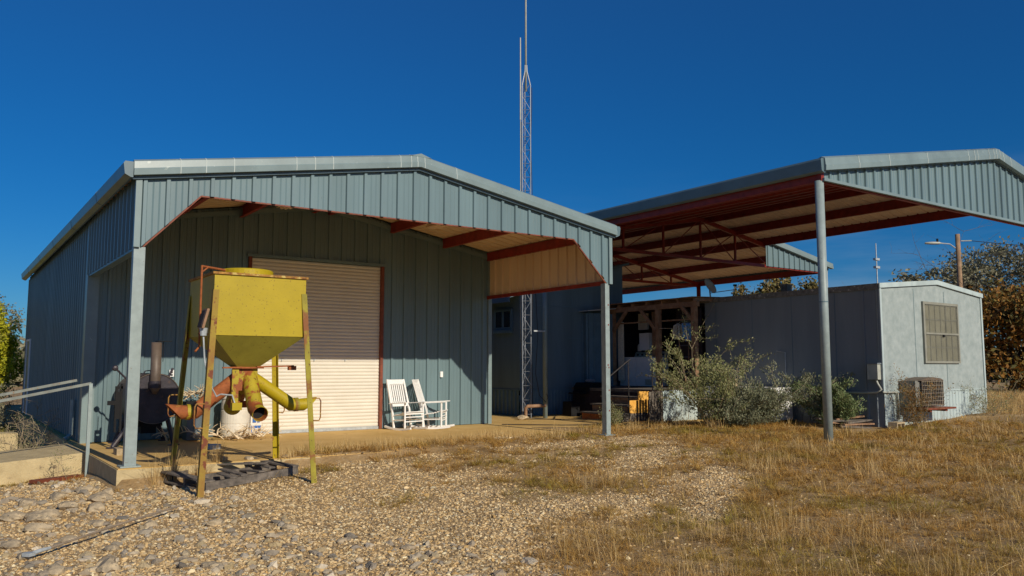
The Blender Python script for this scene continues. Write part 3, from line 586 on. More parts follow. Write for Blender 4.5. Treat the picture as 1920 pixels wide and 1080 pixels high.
# ribbed closet beside the porch
mb = MB(); rib_sheet(mb, (0, 18.3, 0), (1, 0, 0), (0, -1, 0), 15.7, 16.68, lambda u: 2.95, lambda u: .05, pitch=.3, depth=.03); rib_sheet(mb, (15.7, 0, 0), (0, 1, 0), (-1, 0, 0), 18.3, AY0, lambda u: 2.95, lambda u: .05, pitch=.2); mb.build('ribbed_closet_wall', M['blueskirt'], AN)
mb = MB(); mb.prism([(15.55, 2.99), (16.7, 3.10), (16.7, 3.13), (15.55, 3.02)], 'Y', 18.15, AY0-.01); mb.build('closet_roof', M['galv'], AN)

# ------------------------------------------------------------------ timber porch, deck, steps, rail
PX = 16.7
PO = thing('timber_porch', (16.9, 16.6, 0), 'old brown timber porch with braced posts between annex and trailer', 'porch')
for y in (15.1, 16.45, 18.35):
    mb = MB(); mb.box((PX, y, 1.9), (.13, .13, 2.18)); mb.build('post', M['oldwood'], PO)
mb = MB(); mb.box((17.2, 17.1, 1.9), (.11, .11, 2.15)); mb.build('post', M['oldwood'], PO)
mb = MB(); mb.bb((PX-.05, 14.95, 2.99), (PX+.05, 18.6, 3.13)); mb.build('beam', M['oldwood'], PO)
for (y, s_) in ((16.45, 1), (18.35, -1), (15.1, 1)):
    mb = MB(); mb.beam((PX-.05, y+.05*s_, 2.4 if y > 16 else 2.65), (PX-.05, y+(.65 if y > 16 else .4)*s_, 3.0), .05, .10); mb.build('brace', M['oldwood'], PO)
mb = MB(); mb.beam((PX+.05, 16.5, 2.9), (17.35, 17.1, 2.3), .05, .1); mb.build('brace', M['oldwood'], PO)
for y in np.arange(15.0, 18.7, .6):
    mb = MB(); mb.beam((PX-.12, y, 3.17), (TX0+.3, y, 3.22), .045, .09); mb.build('rafter', M['oldwood'], PO)
mb = MB()
for k, y in enumerate(np.arange(14.92, 18.6, .46)): mb.prism([(PX-.25+.03*(k % 2), 3.225), (TX0+.4, 3.27), (TX0+.4, 3.29), (PX-.25+.03*(k % 2), 3.245)], 'Y', y, y+.44)
mb.build('roof_boards', M['oldwood'], PO)
mb = MB(); mb.bb((PX+.08, 15.15, 2.64), (PX+.11, 18.3, 2.68)); mb.build('cross_rail', M['oldwood'], PO)
DK = thing('wooden_deck', (16.1, 16, 0), 'raised wooden deck with pale corrugated front skirt behind the shrubs', 'deck')
mb = MB(); mb.prism([(15.0, 14.7), (TX0-.03, 14.7), (TX0-.03, 18.25), (15.0, 18.25)], 'Z', .70, .78); mb.build('deck_boards', M['wood'], DK)
mb = MB(); rib_sheet(mb, (0, 14.69, 0), (1, 0, 0), (0, -1, 0), 15.0, TX0-.03, lambda u: .77, lambda u: -.05, pitch=.18, depth=.015, minor=False); mb.build('corrugated_skirt', M['trskirt'], DK)
for k in range(5):
    mb = MB(); mb.bb((14.52+k*.1, 14.66, -.05), (14.60+k*.1, 14.69, .74+.02*(k % 2))); mb.build('skirt_slat', M['wood'], DK)
mb = MB(); mb.bb((14.99, 14.72, 0), (15.01, 18.2, .69)); mb.build('deck_side', M['dkwood'], DK)
ST = thing('wooden_steps', (14.5, 15.8, 0), 'short flight of old wooden steps with an orange plywood side', 'steps')
for k in range(3):
    x = 13.9+k*.36; z = .2*(k+1)
    mb = MB(); mb.bb((x, 15.15, z-.04), (x+.4, 16.6, z)); mb.build('tread', M['wood'], ST)
    mb = MB(); mb.bb((x+.03, 15.2, z-.2), (x+.06, 16.55, z-.04)); mb.build('riser', M['oldwood'] if k else M['rust'], ST)
mb = MB(); mb.prism([(14.28, .20), (14.96, .20), (14.96, .74), (14.6, .74), (14.6, .52), (14.28, .52)], 'Y', 15.11, 15.145); mb.build('plywood_side', M['ply'], ST)
mb = MB(); mb.prism([(13.92, 0), (14.9, 0), (14.9, .195), (14.2, .195), (13.92, .16)], 'Y', 15.11, 15.145); mb.build('stringer', M['wood'], ST)
HR = thing('stair_handrail', (14.2, 15.05, 0), 'thin dark iron handrail beside the wooden steps', 'handrail')
mb = MB(); mb.tube([(13.35, 15.0, 1.02), (14.15, 15.0, 1.52), (14.22, 15.0, 1.54)], .018, 6); mb.build('rail', M['grime'], HR)
for x, z in ((13.42, 1.05), (14.15, 1.5), (14.98, 1.3)):
    mb = MB(); mb.tube([(x, 15.0, 0), (x, 15.0, z)], .016, 6); mb.build('baluster', M['grime'], HR)
# washer and dryer
def machine(y0, y1, nm, label, console):
    t = thing(nm, (17.65, (y0+y1)/2, .78), label, nm)
    b_ = MB(); b_.bb((17.0, y0, .80), (17.66, y1, 1.62)); bd = b_.build('body', M['enamel'], t)
    b_ = MB(); b_.bb((17.0, y0-.0, 1.622), (17.6, y1, 1.65)); b_.build('lid', M['enamel'], t)
    b_ = MB(); b_.prism([(17.58, 1.652), (17.72, 1.652), (17.72, 1.82), (17.66, 1.82)], 'Y', y0+.01, y1-.01); c_ = b_.build('control_panel', M['ac'], t)
    for k in range(3):
        b_ = MB(); b_.box((17.6, y0+.15+k*.18, 1.73), (.03, .05, .05)); b_.build('knob', M['bpaint'], c_)
machine(17.02, 17.69, 'dryer', 'white clothes dryer on the porch, nearer the wooden post', 0)
machine(17.71, 18.38, 'washing_machine', 'white washing machine on the porch beside the closet wall', 1)
mb = MB(); mb.bb((16.985, 17.06, .84), (16.998, 17.3, 1.0)); tag(mb.build('lint_panel', M['ac']), 'small grey panel leaning against the white dryer front', 'panel')
sh = MB(); sh.bb((17.45, 17.6, 1.86), (17.75, 18.0, 2.38)); tag(sh.build('storage_box', M['enamel']), 'white upright box on top of the laundry machines', 'box')
sh = MB(); sh.tube([(17.6, 18.15, 1.84), (17.6, 18.15, 2.0), (17.6, 18.15, 2.06)], [.06, .06, .03], 12); tag(sh.build('detergent_bottle', M['paper']), 'small pale bottle on the washing machine top', 'bottle')
sh = MB(); sh.bb((17.7, 17.9, 2.5), (17.76, 18.3, 3.0)); tag(sh.build('wall_cabinet', M['paper']), 'pale cabinet panel hanging above the washing machine', 'cabinet')
# curtain beside left porch post
v = []; f = []
for i in range(21):
    y = 18.02+i*.011; x = 16.82+.03*math.sin(i*1.6)
    v += [(x, y, .95), (x, y, 2.7)]
for i in range(20): f.append((2*i, 2*i+2, 2*i+3, 2*i+1))
o_ = link_mesh('curtain', v, f, M['mop']); sm_ = o_.modifiers.new('s', 'SOLIDIFY'); sm_.thickness = .006
tag(o_, 'narrow pale curtain hanging beside the left porch post', 'curtain')
# mop, broom, blue cloth
t = thing('mop', (16.75, 15.75, .8), 'off-white string mop leaning head-up by the porch door', 'mop')
mb = MB(); mb.tube([(16.78, 15.5, .8), (16.72, 15.72, 2.2)], .013, 6); mb.build('handle', M['oldwood'], t)
mb = MB()
for k in range(34):
    a_ = k*.37; rx, ry = .09*math.cos(a_*2.4), .11*math.sin(a_*1.7)
    mb.tube([(16.72, 15.72, 2.55), (16.72+rx*.8, 15.72+ry*.8, 2.5), (16.72+rx, 15.72+ry, 2.3), (16.72+rx*.85, 15.72+ry*.8, 2.14+.03*math.sin(k))], .014, 5)
mb.build('yarn_head', M['mop'], t)
t = thing('broom', (16.75, 15.4, .8), 'upright broom with a blue cloth draped over its head', 'broom')
mb = MB(); mb.tube([(16.74, 15.34, .8), (16.72, 15.36, 2.45)], .013, 6); mb.build('handle', M['oldwood'], t)
mb = MB(); mb.tube([(16.76, 15.27, .8), (16.74, 15.27, 2.3)], .01, 6); mb.build('bristle_stem', M['oldwood'], t)
v = []; f = []
for i in range(15):
    for j in range(8):
        y = 15.22+i*.022; z = 2.1+j*.065; v.append((16.70+.025*math.sin(i*1.3)+.02*math.sin(j*.8), y+.01*math.sin(j), z-(.05*math.sin(i*.9) if j == 0 else 0)))
for i in range(14):
    for j in range(7): f.append((i*8+j, (i+1)*8+j, (i+1)*8+j+1, i*8+j+1))
o_ = link_mesh('blue_towel', v, f, M['blue_cloth'], smooth=True); o_.modifiers.new('s', 'SOLIDIFY').thickness = .008
tag(o_, 'blue cloth draped over the broom on the porch', 'towel')
mb = MB(); mb.tube([(16.68, 16.4, 2.45), (16.68, 15.8, 2.42), (16.68, 15.15, 2.44)], .006, 5); tag(mb.build('clothes_line', M['mop']), 'pale cord strung between the porch posts', 'cord')
# chest freezer and block
FZ = thing('chest_freezer', (16.8, 13.2, 0), 'long white chest freezer half hidden by the dark shrub', 'freezer')
mb = MB(); mb.bb((16.35, 12.45, .08), (17.2, 14.5, .78)); mb.build('body', M['enamel'], FZ)
mb = MB(); mb.bb((16.33, 12.42, .785), (17.22, 14.52, .86)); mb.build('lid', M['enamel'], FZ)
mb = MB(); mb.bb((16.45, 12.55, -.1), (17.1, 14.4, .078)); mb.build('base', M['bpaint'], FZ)
def cinder(name, c, rz, label, sz=(.4, .2, .2)):
    x, y, z = sz; b_ = MB(); tk = .035
    b_.bb((-x/2, -y/2, 0), (-x/2+tk, y/2, z)); b_.bb((x/2-tk, -y/2, 0), (x/2, y/2, z)); b_.bb((-tk/2, -y/2+tk, 0+.0), (tk/2, y/2-tk, z))
    b_.bb((-x/2+tk, -y/2, 0), (x/2-tk, -y/2+tk, z)); b_.bb((-x/2+tk, y/2-tk, 0), (x/2-tk, y/2, z))
    o = b_.build(name, M['block']); o.location = c; o.rotation_euler = rz; return tag(o, label, 'concrete block')
cinder('concrete_block', (16.7, 14.0, .862), (0, 0, R(80)), 'tan concrete block lying on top of the white chest freezer', (.45, .22, .2))
cinder('concrete_block', (17.25, 9.95, .04), (R(90), 0, R(8)), 'tan hollow concrete block on the grass in front of the plank heap', (.42, .24, .2))
# grill under the annex
GR = thing('barbecue_grill', (15.4, 17.8, 0), 'black covered barbecue grill against the blue annex wall', 'grill')
mb = MB(); mb.bb((15.0, 17.5, .08), (15.75, 18.1, .62)); mb.build('cabinet', M['bpaint'], GR)
mb = MB(); mb.prism([(14.95, .63), (15.8, .63), (15.8, .8), (15.7, .92), (15.05, .92), (14.95, .8)], 'Y', 17.48, 18.12); mb.build('lid', M['bpaint'], GR)
mb = MB(); mb.bb((14.7, 17.55, .60), (14.94, 18.05, .64)); mb.build('side_shelf', M['bpaint'], GR)
for x in (15.05, 15.7):
    mb = MB(); mb.lathe((x, 17.56, .07), [(0, -.03), (.07, -.03), (.07, .03), (0, .03)], 12, 'X'); mb.build('wheel', M['bpaint'], GR)
mb = MB(); mb.lathe((15.3, 17.8, .925), [(0, 0), (.13, 0), (.15, .04), (.12, .08), (0, .09)], 12); tag(mb.build('pan', M['silver']), 'upturned metal pan on the black grill lid', 'pan')
mb = MB(); mb.bb((14.6, 17.3, .0), (14.9, 17.6, .5)); 
mb = MB(); mb.box((14.55, 17.75, .2), (.32, .4, .4), taper=.9); tag(mb.build('storage_crate', M['bpaint']), 'small black crate beside the barbecue grill', 'crate')

# satellite dish
SD = thing('satellite_dish', (17.6, 15.3, 3.3), 'pale satellite dish on the trailer roof beside the timber porch', 'satellite dish')
mb = MB(); dn = Vector((.05, -.85, .5)).normalized(); q_ = dn.to_track_quat('Z', 'Y').to_matrix()
pr = [(0, -.05), (.1, -.045), (.18, -.03), (.25, 0), (.25, .012), (.18, -.018), (0, -.038)]
tmp = MB(); tmp.lathe((0, 0, 0), pr, 24); mb.add([q_ @ Vector((p[0]*.8, p[1], p[2]))+Vector((17.6, 15.3, 3.62)) for p in tmp.v], tmp.f); mb.build('reflector', M['ac'], SD, smooth=True)
mb = MB(); mb.tube([(17.6, 15.3, 3.27), (17.58, 15.32, 3.6)], .02, 8); mb.build('mast', M['galv'], SD)
e_ = Vector((17.6, 15.3, 3.42))+Vector((.42, -.52, .08)); mb = MB(); mb.tube([(17.6, 15.3, 3.42), tuple(e_), tuple(e_+Vector((.03, -.02, .1)))], .012, 6); ar = mb.build('arm', M['galv'], SD)
mb = MB(); mb.box(tuple(e_+Vector((0, 0, .12))), (.09, .06, .05), rz=-.6); mb.build('receiver', M['bpaint'], ar)
mb = MB(); mb.bb((17.9, 13.0, 3.3), (18.1, 13.2, 3.47)); mb.bb((17.88, 12.98, 3.47), (18.12, 13.22, 3.5)); tag(mb.build('roof_vent', M['roofgrey']), 'small square vent on the trailer roof edge', 'vent')

# ------------------------------------------------------------------ radio tower
TW = thing('radio_tower', (13.0, 17.75, 0), 'slender galvanised lattice radio mast rising behind the workshop roof', 'radio mast')
tx, ty = 13.0, 17.75; rr_ = .135; TH = 9.15
corn = [(tx+rr_*math.cos(a), ty+rr_*math.sin(a)) for a in (R(-55), R(65), R(185))]
for c_ in corn:
    mb = MB(); mb.tube([(c_[0], c_[1], 0), (c_[0], c_[1], TH)], .014, 8); mb.tube([(c_[0], c_[1], TH), (tx+(c_[0]-tx)*.25, ty+(c_[1]-ty)*.25, TH+.42), (tx+(c_[0]-tx)*.2, ty+(c_[1]-ty)*.2, TH+.6)], .017, 8); mb.build('tower_leg', M['silver'], TW)
mb = MB(); k = 0; z = .1
while z < TH-.3:
    for i in range(3):
        a, b = corn[i], corn[(i+1) % 3]; mb.tube([(*a, z), (*b, z)], .0055, 5); mb.tube([(*(a if k % 2 else b), z), (*(b if k % 2 else a), z+.38)], .007, 5)
    z += .38; k += 1
mb.build('lattice_bracing', M['silver'], TW)
mb = MB(); mb.tube([(tx, ty, TH-.15), (tx, ty, TH+3.4), (tx, ty, TH+7)], [.032, .024, .013], 10); mb.build('antenna_mast', M['ac'], TW, smooth=True)
mb = MB(); mb.tube([(corn[2][0]-.06, corn[2][1], TH-1.0), (corn[2][0]-.06, corn[2][1], TH+1.35)], [.022, .016], 8); mb.tube([(corn[2][0]-.06, corn[2][1], 5), (corn[2][0]-.06, corn[2][1], TH-1.0)], .012, 6); mb.build('whip_antenna', M['ac'], TW)
mb = MB(); pts = [(corn[0][0]+.03+.02*math.sin(z*2.3), corn[0][1], z) for z in np.arange(.1, TH, .5)]; mb.tube(pts, .009, 5)
pts = [(corn[2][0]-.035+.04*math.sin(z*1.7)*(z < 3), corn[2][1], z) for z in np.arange(.1, TH-1, .4)]; mb.tube(pts, .008, 5)
mb.tube([(13.2, 17.6, 3.5), (13.24, 17.55, 2.2), (13.16, 17.55, 1.2), (13.25, 17.5, .6), (13.36, 17.35, .42), (13.42, 17.35, .55), (13.38, 17.35, .65)], .009, 5); mb.build('coax_cable', M['grime'], TW)
mb = MB(); mb.tube([(12.72, 17.4, .02), (12.72, 17.4, .28), (12.76, 17.38, .33), (13.3, 17.3, .34)], .045, 10); tag(mb.build('rusty_pipe_stub', M['oldwood']), 'low rusty pipe elbow at the foot of the radio mast', 'pipe')
mb = MB(); mb.bb((13.0, 17.4, 2.30), (13.4, 17.43, 2.34)); mb.build('wall_bracket', M['galv'], TW)

# ------------------------------------------------------------------ feeder
FC = Vector((3.5, 11.38, 0)); hb = .615; zb, zt_ = 1.77, 2.57
FD = thing('deer_feeder', (3.5, 11.38, 0), 'big yellow hopper feeder on four splayed legs with rusty spouts', 'feeder')
def ring(hx, z): return [(FC.x-hx, FC.y-hx, z), (FC.x+hx, FC.y-hx, z), (FC.x+hx, FC.y+hx, z), (FC.x-hx, FC.y+hx, z)]
mb = MB(); v = ring(hb, zb)+ring(hb, zt_); mb.add(v, [(0, 1, 5, 4), (1, 2, 6, 5), (2, 3, 7, 6), (3, 0, 4, 7), (4, 5, 6, 7)]); bx = mb.build('hopper_box', M['yellow'], FD)
mb = MB(); mb.box((FC.x, FC.y, zt_+.008), (2*hb+.05, 2*hb+.05, .03)); mb.build('rusty_lid_rim', M['dkrust'], FD)
mb = MB(); mb.lathe((FC.x+.0, FC.y+.05, zt_+.024), [(.36, 0), (.36, .10), (.34, .115), (0, .12)], 32); mb.build('fill_lid', M['yellow'], FD)
mb = MB(); v = ring(hb-.005, zb)+ring(.15, 1.36); mb.add(v, [(4, 5, 1, 0), (5, 6, 2, 1), (6, 7, 3, 2), (7, 4, 0, 3)]); mb.build('hopper_funnel', mat('dull_funnel_paint', (.27, .24, .035), .55, var=.2, vscale=3, spots=[(6, .62, .05, (.12, .06, .015)), (30, .66, .03, (.1, .05, .01))]), FD)
mb = MB(); mb.box((FC.x, FC.y, 1.35), (.40, .40, .022)); mb.beam((FC.x+.1, FC.y-.19, 1.36), (FC.x+.62, FC.y-.19, 1.375), .05, .02); mb.box((FC.x+.60, FC.y-.19, 1.345), (.11, .05, .06)); mb.beam((FC.x-.1, FC.y-.19, 1.355), (FC.x-.36, FC.y-.19, 1.35), .03, .02); mb.build('slide_gate', M['rust'], FD)
mb = MB(); mb.box((FC.x, FC.y, 1.19), (.27, .27, .3)); mb.bb((FC.x-.22, FC.y-.17, .86), (FC.x-.13, FC.y-.13, 1.33)); mb.build('throat_box', M['yel_rust'], FD)
# legs of angle iron
for i, (sx, sy, zl) in enumerate(((-1, -1, -.40), (1, -1, -.33), (1, 1, -.26), (-1, 1, -.26))):
    p0 = Vector((FC.x+sx*(hb+.012), FC.y+sy*(hb+.012), 2.36)); p1 = Vector((FC.x+sx*(hb+.165), FC.y+sy*(hb+.165), zl))
    mb = MB(); v = []
    for e in (p0, p1):
        for a, b in ((0, 0), (-.075*sx, 0), (-.075*sx, -.008*sy), (-.008*sx, -.008*sy), (-.008*sx, -.075*sy), (0, -.075*sy)): v.append(e+Vector((a, b, 0)))
    f = [tuple(range(6)), tuple(range(11, 5, -1))]+[(j, (j+1) % 6, 6+(j+1) % 6, 6+j) for j in range(6)]
    mb.add(v, f); lg = mb.build('leg', (M['legrust'], M['legrust'], M['yellow'], M['legrust'])[i] if i != 0 else mat('rusty_front_leg', (.22, .10, .025), .7, vscale=3, col2=(.30, .23, .02), bump=.2, spots=[(6, .55, .06, (.15, .04, .015))]), FD)
    h = p0.lerp(p1, .53); mb = MB()
    s2 = -1 if sx < 0 else 1
    mb.tube([tuple(h), tuple(h+Vector((s2*.10, 0, -.0))), tuple(h+Vector((s2*.12, 0, -.04))), tuple(h+Vector((s2*.12, 0, -.26))), tuple(h+Vector((s2*.10, 0, -.3))), tuple(p0.lerp(p1, .64))], .009, 6); mb.build('handle', M['dkrust'], lg)
# spouts
def spout(pts, r, m_, cut, nm='spout'):
    pts = [Vector(p) for p in pts]; n = 20; b_ = MB(); b_.tube(pts, r, n, caps=False)
    k = len(pts)
    if cut is not None:     # slanted open end
        for j in range(n):
            q = Vector(b_.v[(k-1)*n+j]); c_ = pts[-1]; d = (pts[-1]-pts[-2]).normalized(); q = q+d*((q-c_).dot(Vector(cut)))*1.1; b_.v[(k-1)*n+j] = tuple(q)
    # inner wall
    b2 = len(b_.v); inner = []
    for i in (k-1, k-2):
        for j in range(n):
            q = Vector(b_.v[i*n+j]); inner.append(q+(pts[i]-q)*.07)
    b_.add(inner, [(j, (j+1) % n, n+(j+1) % n, n+j) for j in range(n)])
    b_.f += [((k-1)*n+j, (k-1)*n+(j+1) % n, b2+(j+1) % n, b2+j) for j in range(n)]
    o = b_.build(nm, m_, FD, smooth=True); md = o.modifiers.new('e', 'EDGE_SPLIT'); md.split_angle = R(28)
    return o
cx, cy = FC.x, FC.y
s1 = spout([(cx-.06, cy, 1.24), (cx-.66, cy, .76), (cx-.92, cy, .775)], .098, M['rust'], (0, 0, 1))
mb = MB(); mb.tube([(cx-.70, cy, .762), (cx-.76, cy, .765)], .103, 20); mb.build('collar', M['yel_rust'], s1)
s2_ = spout([(cx+.06, cy, 1.24), (cx+.68, cy, .82), (cx+.95, cy, .83)], .092, M['yellow'], (0, 0, 1))
mb = MB(); mb.tube([(cx+.71, cy, .824), (cx+.77, cy, .826)], .096, 20); mb.build('collar', M['legrust'], s2_)
s3_ = spout([(cx+.04, cy-.05, 1.25), (cx+.03, cy-.42, .80), (cx+.03, cy-.62, .74)], .105, M['yel_rust'], None)
s4_ = spout([(cx, cy+.06, 1.24), (cx+.0, cy+.45, .86), (cx+.02, cy+.6, .78)], .12, M['yel_rust'], None)
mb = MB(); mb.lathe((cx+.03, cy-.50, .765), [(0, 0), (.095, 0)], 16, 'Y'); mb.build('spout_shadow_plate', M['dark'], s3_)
# frame pipe, solar panel, wiring and motor box
mb = MB(); px_ = FC.x-hb-.10; py_ = FC.y-hb+.25
mb.tube([(FC.x-.3, FC.y-.05, 2.68), (px_, py_, 2.68), (px_, py_, 2.66)], .016, 8); mb.tube([(px_, py_, 2.69), (px_-.0, py_, 2.1), (px_-.0, py_, 1.62), (px_-.06, py_-.05, 1.56)], .014, 8); mb.tube([(px_, py_, 2.6), (px_+.08, py_, 2.67)], .01, 6)
mb.tube([(px_-.02, py_, 1.79), (px_+.12, py_, 1.79)], .009, 6); mb.build('opening_rod', M['rust'], FD)
mb = MB(); mb.box((FC.x-hb-.10, FC.y-hb+.08, 1.98), (.03, .22, .26), ry=R(14)); sp_ = mb.build('solar_panel', M['oldwood'], FD)
mb = MB(); mb.box((FC.x-hb-.122, FC.y-hb+.08, 1.98), (.012, .18, .22), ry=R(14)); mb.build('panel_face', M['dkwood'], sp_)
mb = MB(); mb.tube([(FC.x-hb-.1, FC.y-hb+.06, 1.86), (FC.x-hb-.1, FC.y-hb+.06, 1.76)], [.05, .04], 10); mb.build('bracket', M['galv'], sp_)
mb = MB(); mb.tube([(FC.x-hb-.1, FC.y-hb+.06, 1.76), (FC.x-hb-.08, FC.y-hb+.04, 1.45), (FC.x-hb-.02, FC.y-hb, 1.15), (FC.x-hb+.1, FC.y-hb+.1, .98), (FC.x-.4, FC.y-.3, 1.0), (FC.x-.22, FC.y-.2, .98), (FC.x-.18, FC.y-.2, .86)], .011, 6); mb.build('wire', M['galv'], FD)
mb = MB(); mb.box((FC.x-.17, FC.y-.22, .83), (.13, .09, .10)); mb.build('motor_box', M['yellow'], FD)
mb = MB(); mb.box((FC.x-.02, FC.y-.02, .85), (.36, .12, .09)); mb.build('motor_bracket', M['rust'], FD)

# ------------------------------------------------------------------ pallet under the feeder
PT = thing('wooden_pallet', (3.5, 11.2, -.2), 'broken grey wooden pallet lying under the yellow feeder', 'pallet')
mb0 = []
def pal(a, b, wd, ht, nm='board'):
    b_ = MB(); b_.beam(a, b, wd, ht); b_.build(nm, M['wood'], PT)
za, zb2 = -.20, -.12
O_ = Vector((2.92, 11.0, -.26)); ux = Vector((1.35, .42, .07)).normalized(); uy = Vector((-.35, 1.15, .05)).normalized()
def PP(a, b, c): return O_+ux*a+uy*b+Vector((0, 0, c))
for b in (0, .5, 1.0): pal(PP(0, b, .08), PP(1.45, b, .08), .045, .10, 'runner')
for a in (.05, 1.38): pal(PP(a, -.03, .145), PP(a, 1.05, .145), .15, .022)
pal(PP(.05, -.03, .02), PP(.05, 1.05, .02), .12, .02)
for a, b0, b1 in ((.40, -.03, .35), (.58, .0, .6), (.85, -.02, .7), (1.1, .1, .95)): pal(PP(a, b0, .142+.01*(a > .8)), PP(a+.03, b1, .15-.06*(a == .85)), .10, .02)
pal(PP(.75, .9, .16), PP(1.1, .25, .2), .1, .02)
mb = MB(); mb.tube([(4.6, 11.2, -.10), (5.0, 10.85, -.08)], .02, 6); 
# scrap bits under
# steel rod across the gravel
RD = thing('long_handled_tool', (1.6, 9.2, -.3), 'long thin metal-tipped pole lying across the gravel', 'pole')
A_ = (2.35, 9.9, g1(2.35, 9.9)+.07); B_ = (.95, 8.72, g1(.95, 8.72)+.07)
mb = MB(); mb.tube([A_, ((A_[0]+B_[0])/2, (A_[1]+B_[1])/2, (A_[2]+B_[2])/2+.012), B_], .012, 8); mb.build('handle', mat('grey_wood_handle', (.22, .17, .12), .8, var=.25, vscale=9), RD)
mb = MB(); mb.tube([B_, (.86, 8.64, B_[2]), (.80, 8.60, B_[2]-.01)], [.015, .018, .02], 10); mb.box((.77, 8.585, B_[2]-.01), (.07, .08, .03), rz=.7); mb.build('metal_head', M['galv'], RD)

# ------------------------------------------------------------------ smoker
SM = thing('barrel_smoker', (2.95, 15.6, 0), 'dark barrel smoker on splayed legs with tall chimney behind the column', 'smoker')
sc = Vector((3.09, 0, .82)); r0 = .42; DY = .6
mb = MB(); mb.lathe((sc.x, 0, sc.z), [(0, 15.02), (r0, 15.02), (r0, 16.32), (0, 16.32)], 40, 'Y'); o_ = mb.build('barrel', M['black'], SM, smooth=True); o_.modifiers.new('e', 'EDGE_SPLIT').split_angle = R(40)
mb = MB(); mb.lathe((sc.x, 0, sc.z), [(r0+.001, 15.0), (r0+.012, 15.0), (r0+.012, 15.04), (r0+.001, 15.04)], 40, 'Y'); mb.build('end_rim', M['brown'], SM)
mb = MB()
for k in range(14):
    a0 = R(92+k*6.5); 
    mb.add([(sc.x+(r0+.012)*math.cos(a0), 15.1, sc.z+(r0+.012)*math.sin(a0)), (sc.x+(r0+.012)*math.cos(a0+R(6.5)), 15.1, sc.z+(r0+.012)*math.sin(a0+R(6.5))), (sc.x+(r0+.012)*math.cos(a0+R(6.5)), 16.27, sc.z+(r0+.012)*math.sin(a0+R(6.5))), (sc.x+(r0+.012)*math.cos(a0), 16.27, sc.z+(r0+.012)*math.sin(a0))], [(0, 1, 2, 3)])
mb.build('cooking_door', M['brown'], SM)
mb = MB(); mb.tube([(sc.x-.01, 14.96, .90), (sc.x-.01, 14.96, 1.0), (sc.x-.01, 14.96, 1.78)], [.03, .085, .085], 20); ch = mb.build('chimney', M['brown'], SM, smooth=True)
mb = MB(); mb.tube([(sc.x-.01, 14.96, 1.0), (sc.x-.01, 14.96, 1.12)], .098, 20); mb.build('chimney_socket', M['black'], ch)
mb = MB(); mb.box((sc.x+.10, 14.96, 1.80), (.24, .18, .012)); mb.tube([(sc.x+.10, 14.96, 1.79), (sc.x+.10, 14.96, 1.45)], .006, 5); mb.build('damper', M['bpaint'], ch)
for (x, y, dx, dy) in ((-.24, 15.2, -.36, -.05), (.24, 15.2, .14, -.02), (-.2, 16.12, -.2, .1), (.22, 16.12, .22, .1)):
    mb = MB(); mb.tube([(sc.x+x, y, .55), (sc.x+x+dx, y+dy, .02)], .04, 10); lg = mb.build('leg', M['black'], SM)
    mb = MB(); mb.lathe((sc.x+x+dx, y+dy, 0.002), [(0, 0), (.10, 0), (.10, .015), (0, .02)], 16); mb.build('foot', M['black'], lg)
mb = MB(); mb.bb((sc.x-.2, 15.5, .32), (sc.x+.25, 15.92, .5)); mb.bb((sc.x-.1, 15.5, .2), (sc.x+.15, 15.72, .32)); mb.build('fire_basket', M['bpaint'], SM)
mb = MB(); x = sc.x-r0-.16
mb.bb((x-.05, 14.9, .28), (x-.02, 14.96, 1.0)); mb.bb((x+.03, 14.9, .28), (x+.06, 14.96, 1.08)); mb.bb((x-.05, 14.9, 1.0), (x+.06, 14.96, 1.04)); mb.bb((x-.03, 14.91, .5), (x+.04, 14.94, .95)); mb.bb((x-.16, 14.9, .73), (x-.05, 14.96, .80)); mb.tube([(x+.0, 14.93, 1.05), (x, 14.93, 1.3)], .007, 5); mb.build('door_mechanism', M['bpaint'], SM)
mb = MB(); mb.tube([(sc.x-.62, 15.1, 1.34), (sc.x-.36, 15.1, 1.08)], .016, 8); mb.lathe((sc.x-.62, 15.1, 1.34), [(0, -.05), (.035, -.04), (.05, 0), (.035, .04), (0, .05)], 14, 'Y'); mb.build('counterweight_arm', M['black'], SM)
mb = MB(); mb.tube([(sc.x+.12, 15.1, 1.22), (sc.x+.24, 15.1, 1.20), (sc.x+.30, 15.1, 1.34)], .022, 8); mb.tube([(sc.x-.18, 15.2, 1.2), (sc.x-.13, 15.2, 1.29), (sc.x-.05, 15.2, 1.3), (sc.x-.03, 15.2, 1.22)], .012, 6); mb.build('door_handle', M['black'], SM)

# ------------------------------------------------------------------ ramp railing
M['railgrey'] = mat('weathered_rail_paint', (.17, .185, .165), .55, var=.25, vscale=8, spots=[(12, .6, .06, (.20, .12, .06))])
RL = thing('ramp_railing', (2.0, 15.3, -.38), 'grey pipe railing sloping down beside the concrete ramp', 'railing')
mb = MB(); mb.bb((2.0, 14.45, -.5), (2.05, 14.5, 1.10)); mb.build('rail_post', M['post'], RL)
mb = MB(); mb.beam((2.03, 14.475, 1.10), (-3.2, 14.475, .03), .042, .042); mb.build('rail', M['railgrey'], RL)
mb = MB(); mb.beam((1.93, 15.3, 1.14), (-3.2, 15.3, .07), .042, .042); mb.build('rail', M['railgrey'], RL)
for x in (-.9, -3.1):
    mb = MB(); zt = 1.1-(2.03-x)*.205; mb.bb((x-.025, 14.45, -.7), (x+.025, 14.5, zt-.025)); mb.build('rail_post', M['post'], RL)
mb = MB(); mb.beam((1.92, 14.35, g1(1.92, 14.35)+.03), (1.25, 13.9, g1(1.2, 13.9)+.04), .16, .05); tag(mb.build('rusty_plank', M['jamb']), 'short rusty red plank lying beside the ramp edge', 'plank')
mb = MB(); mb.bb((2.35, 13.9, .0), (2.43, 14.2, .1)); tag(mb.build('brick_chock', M['block']), 'tan stone chock on the slab beside the smoker leg', 'block')
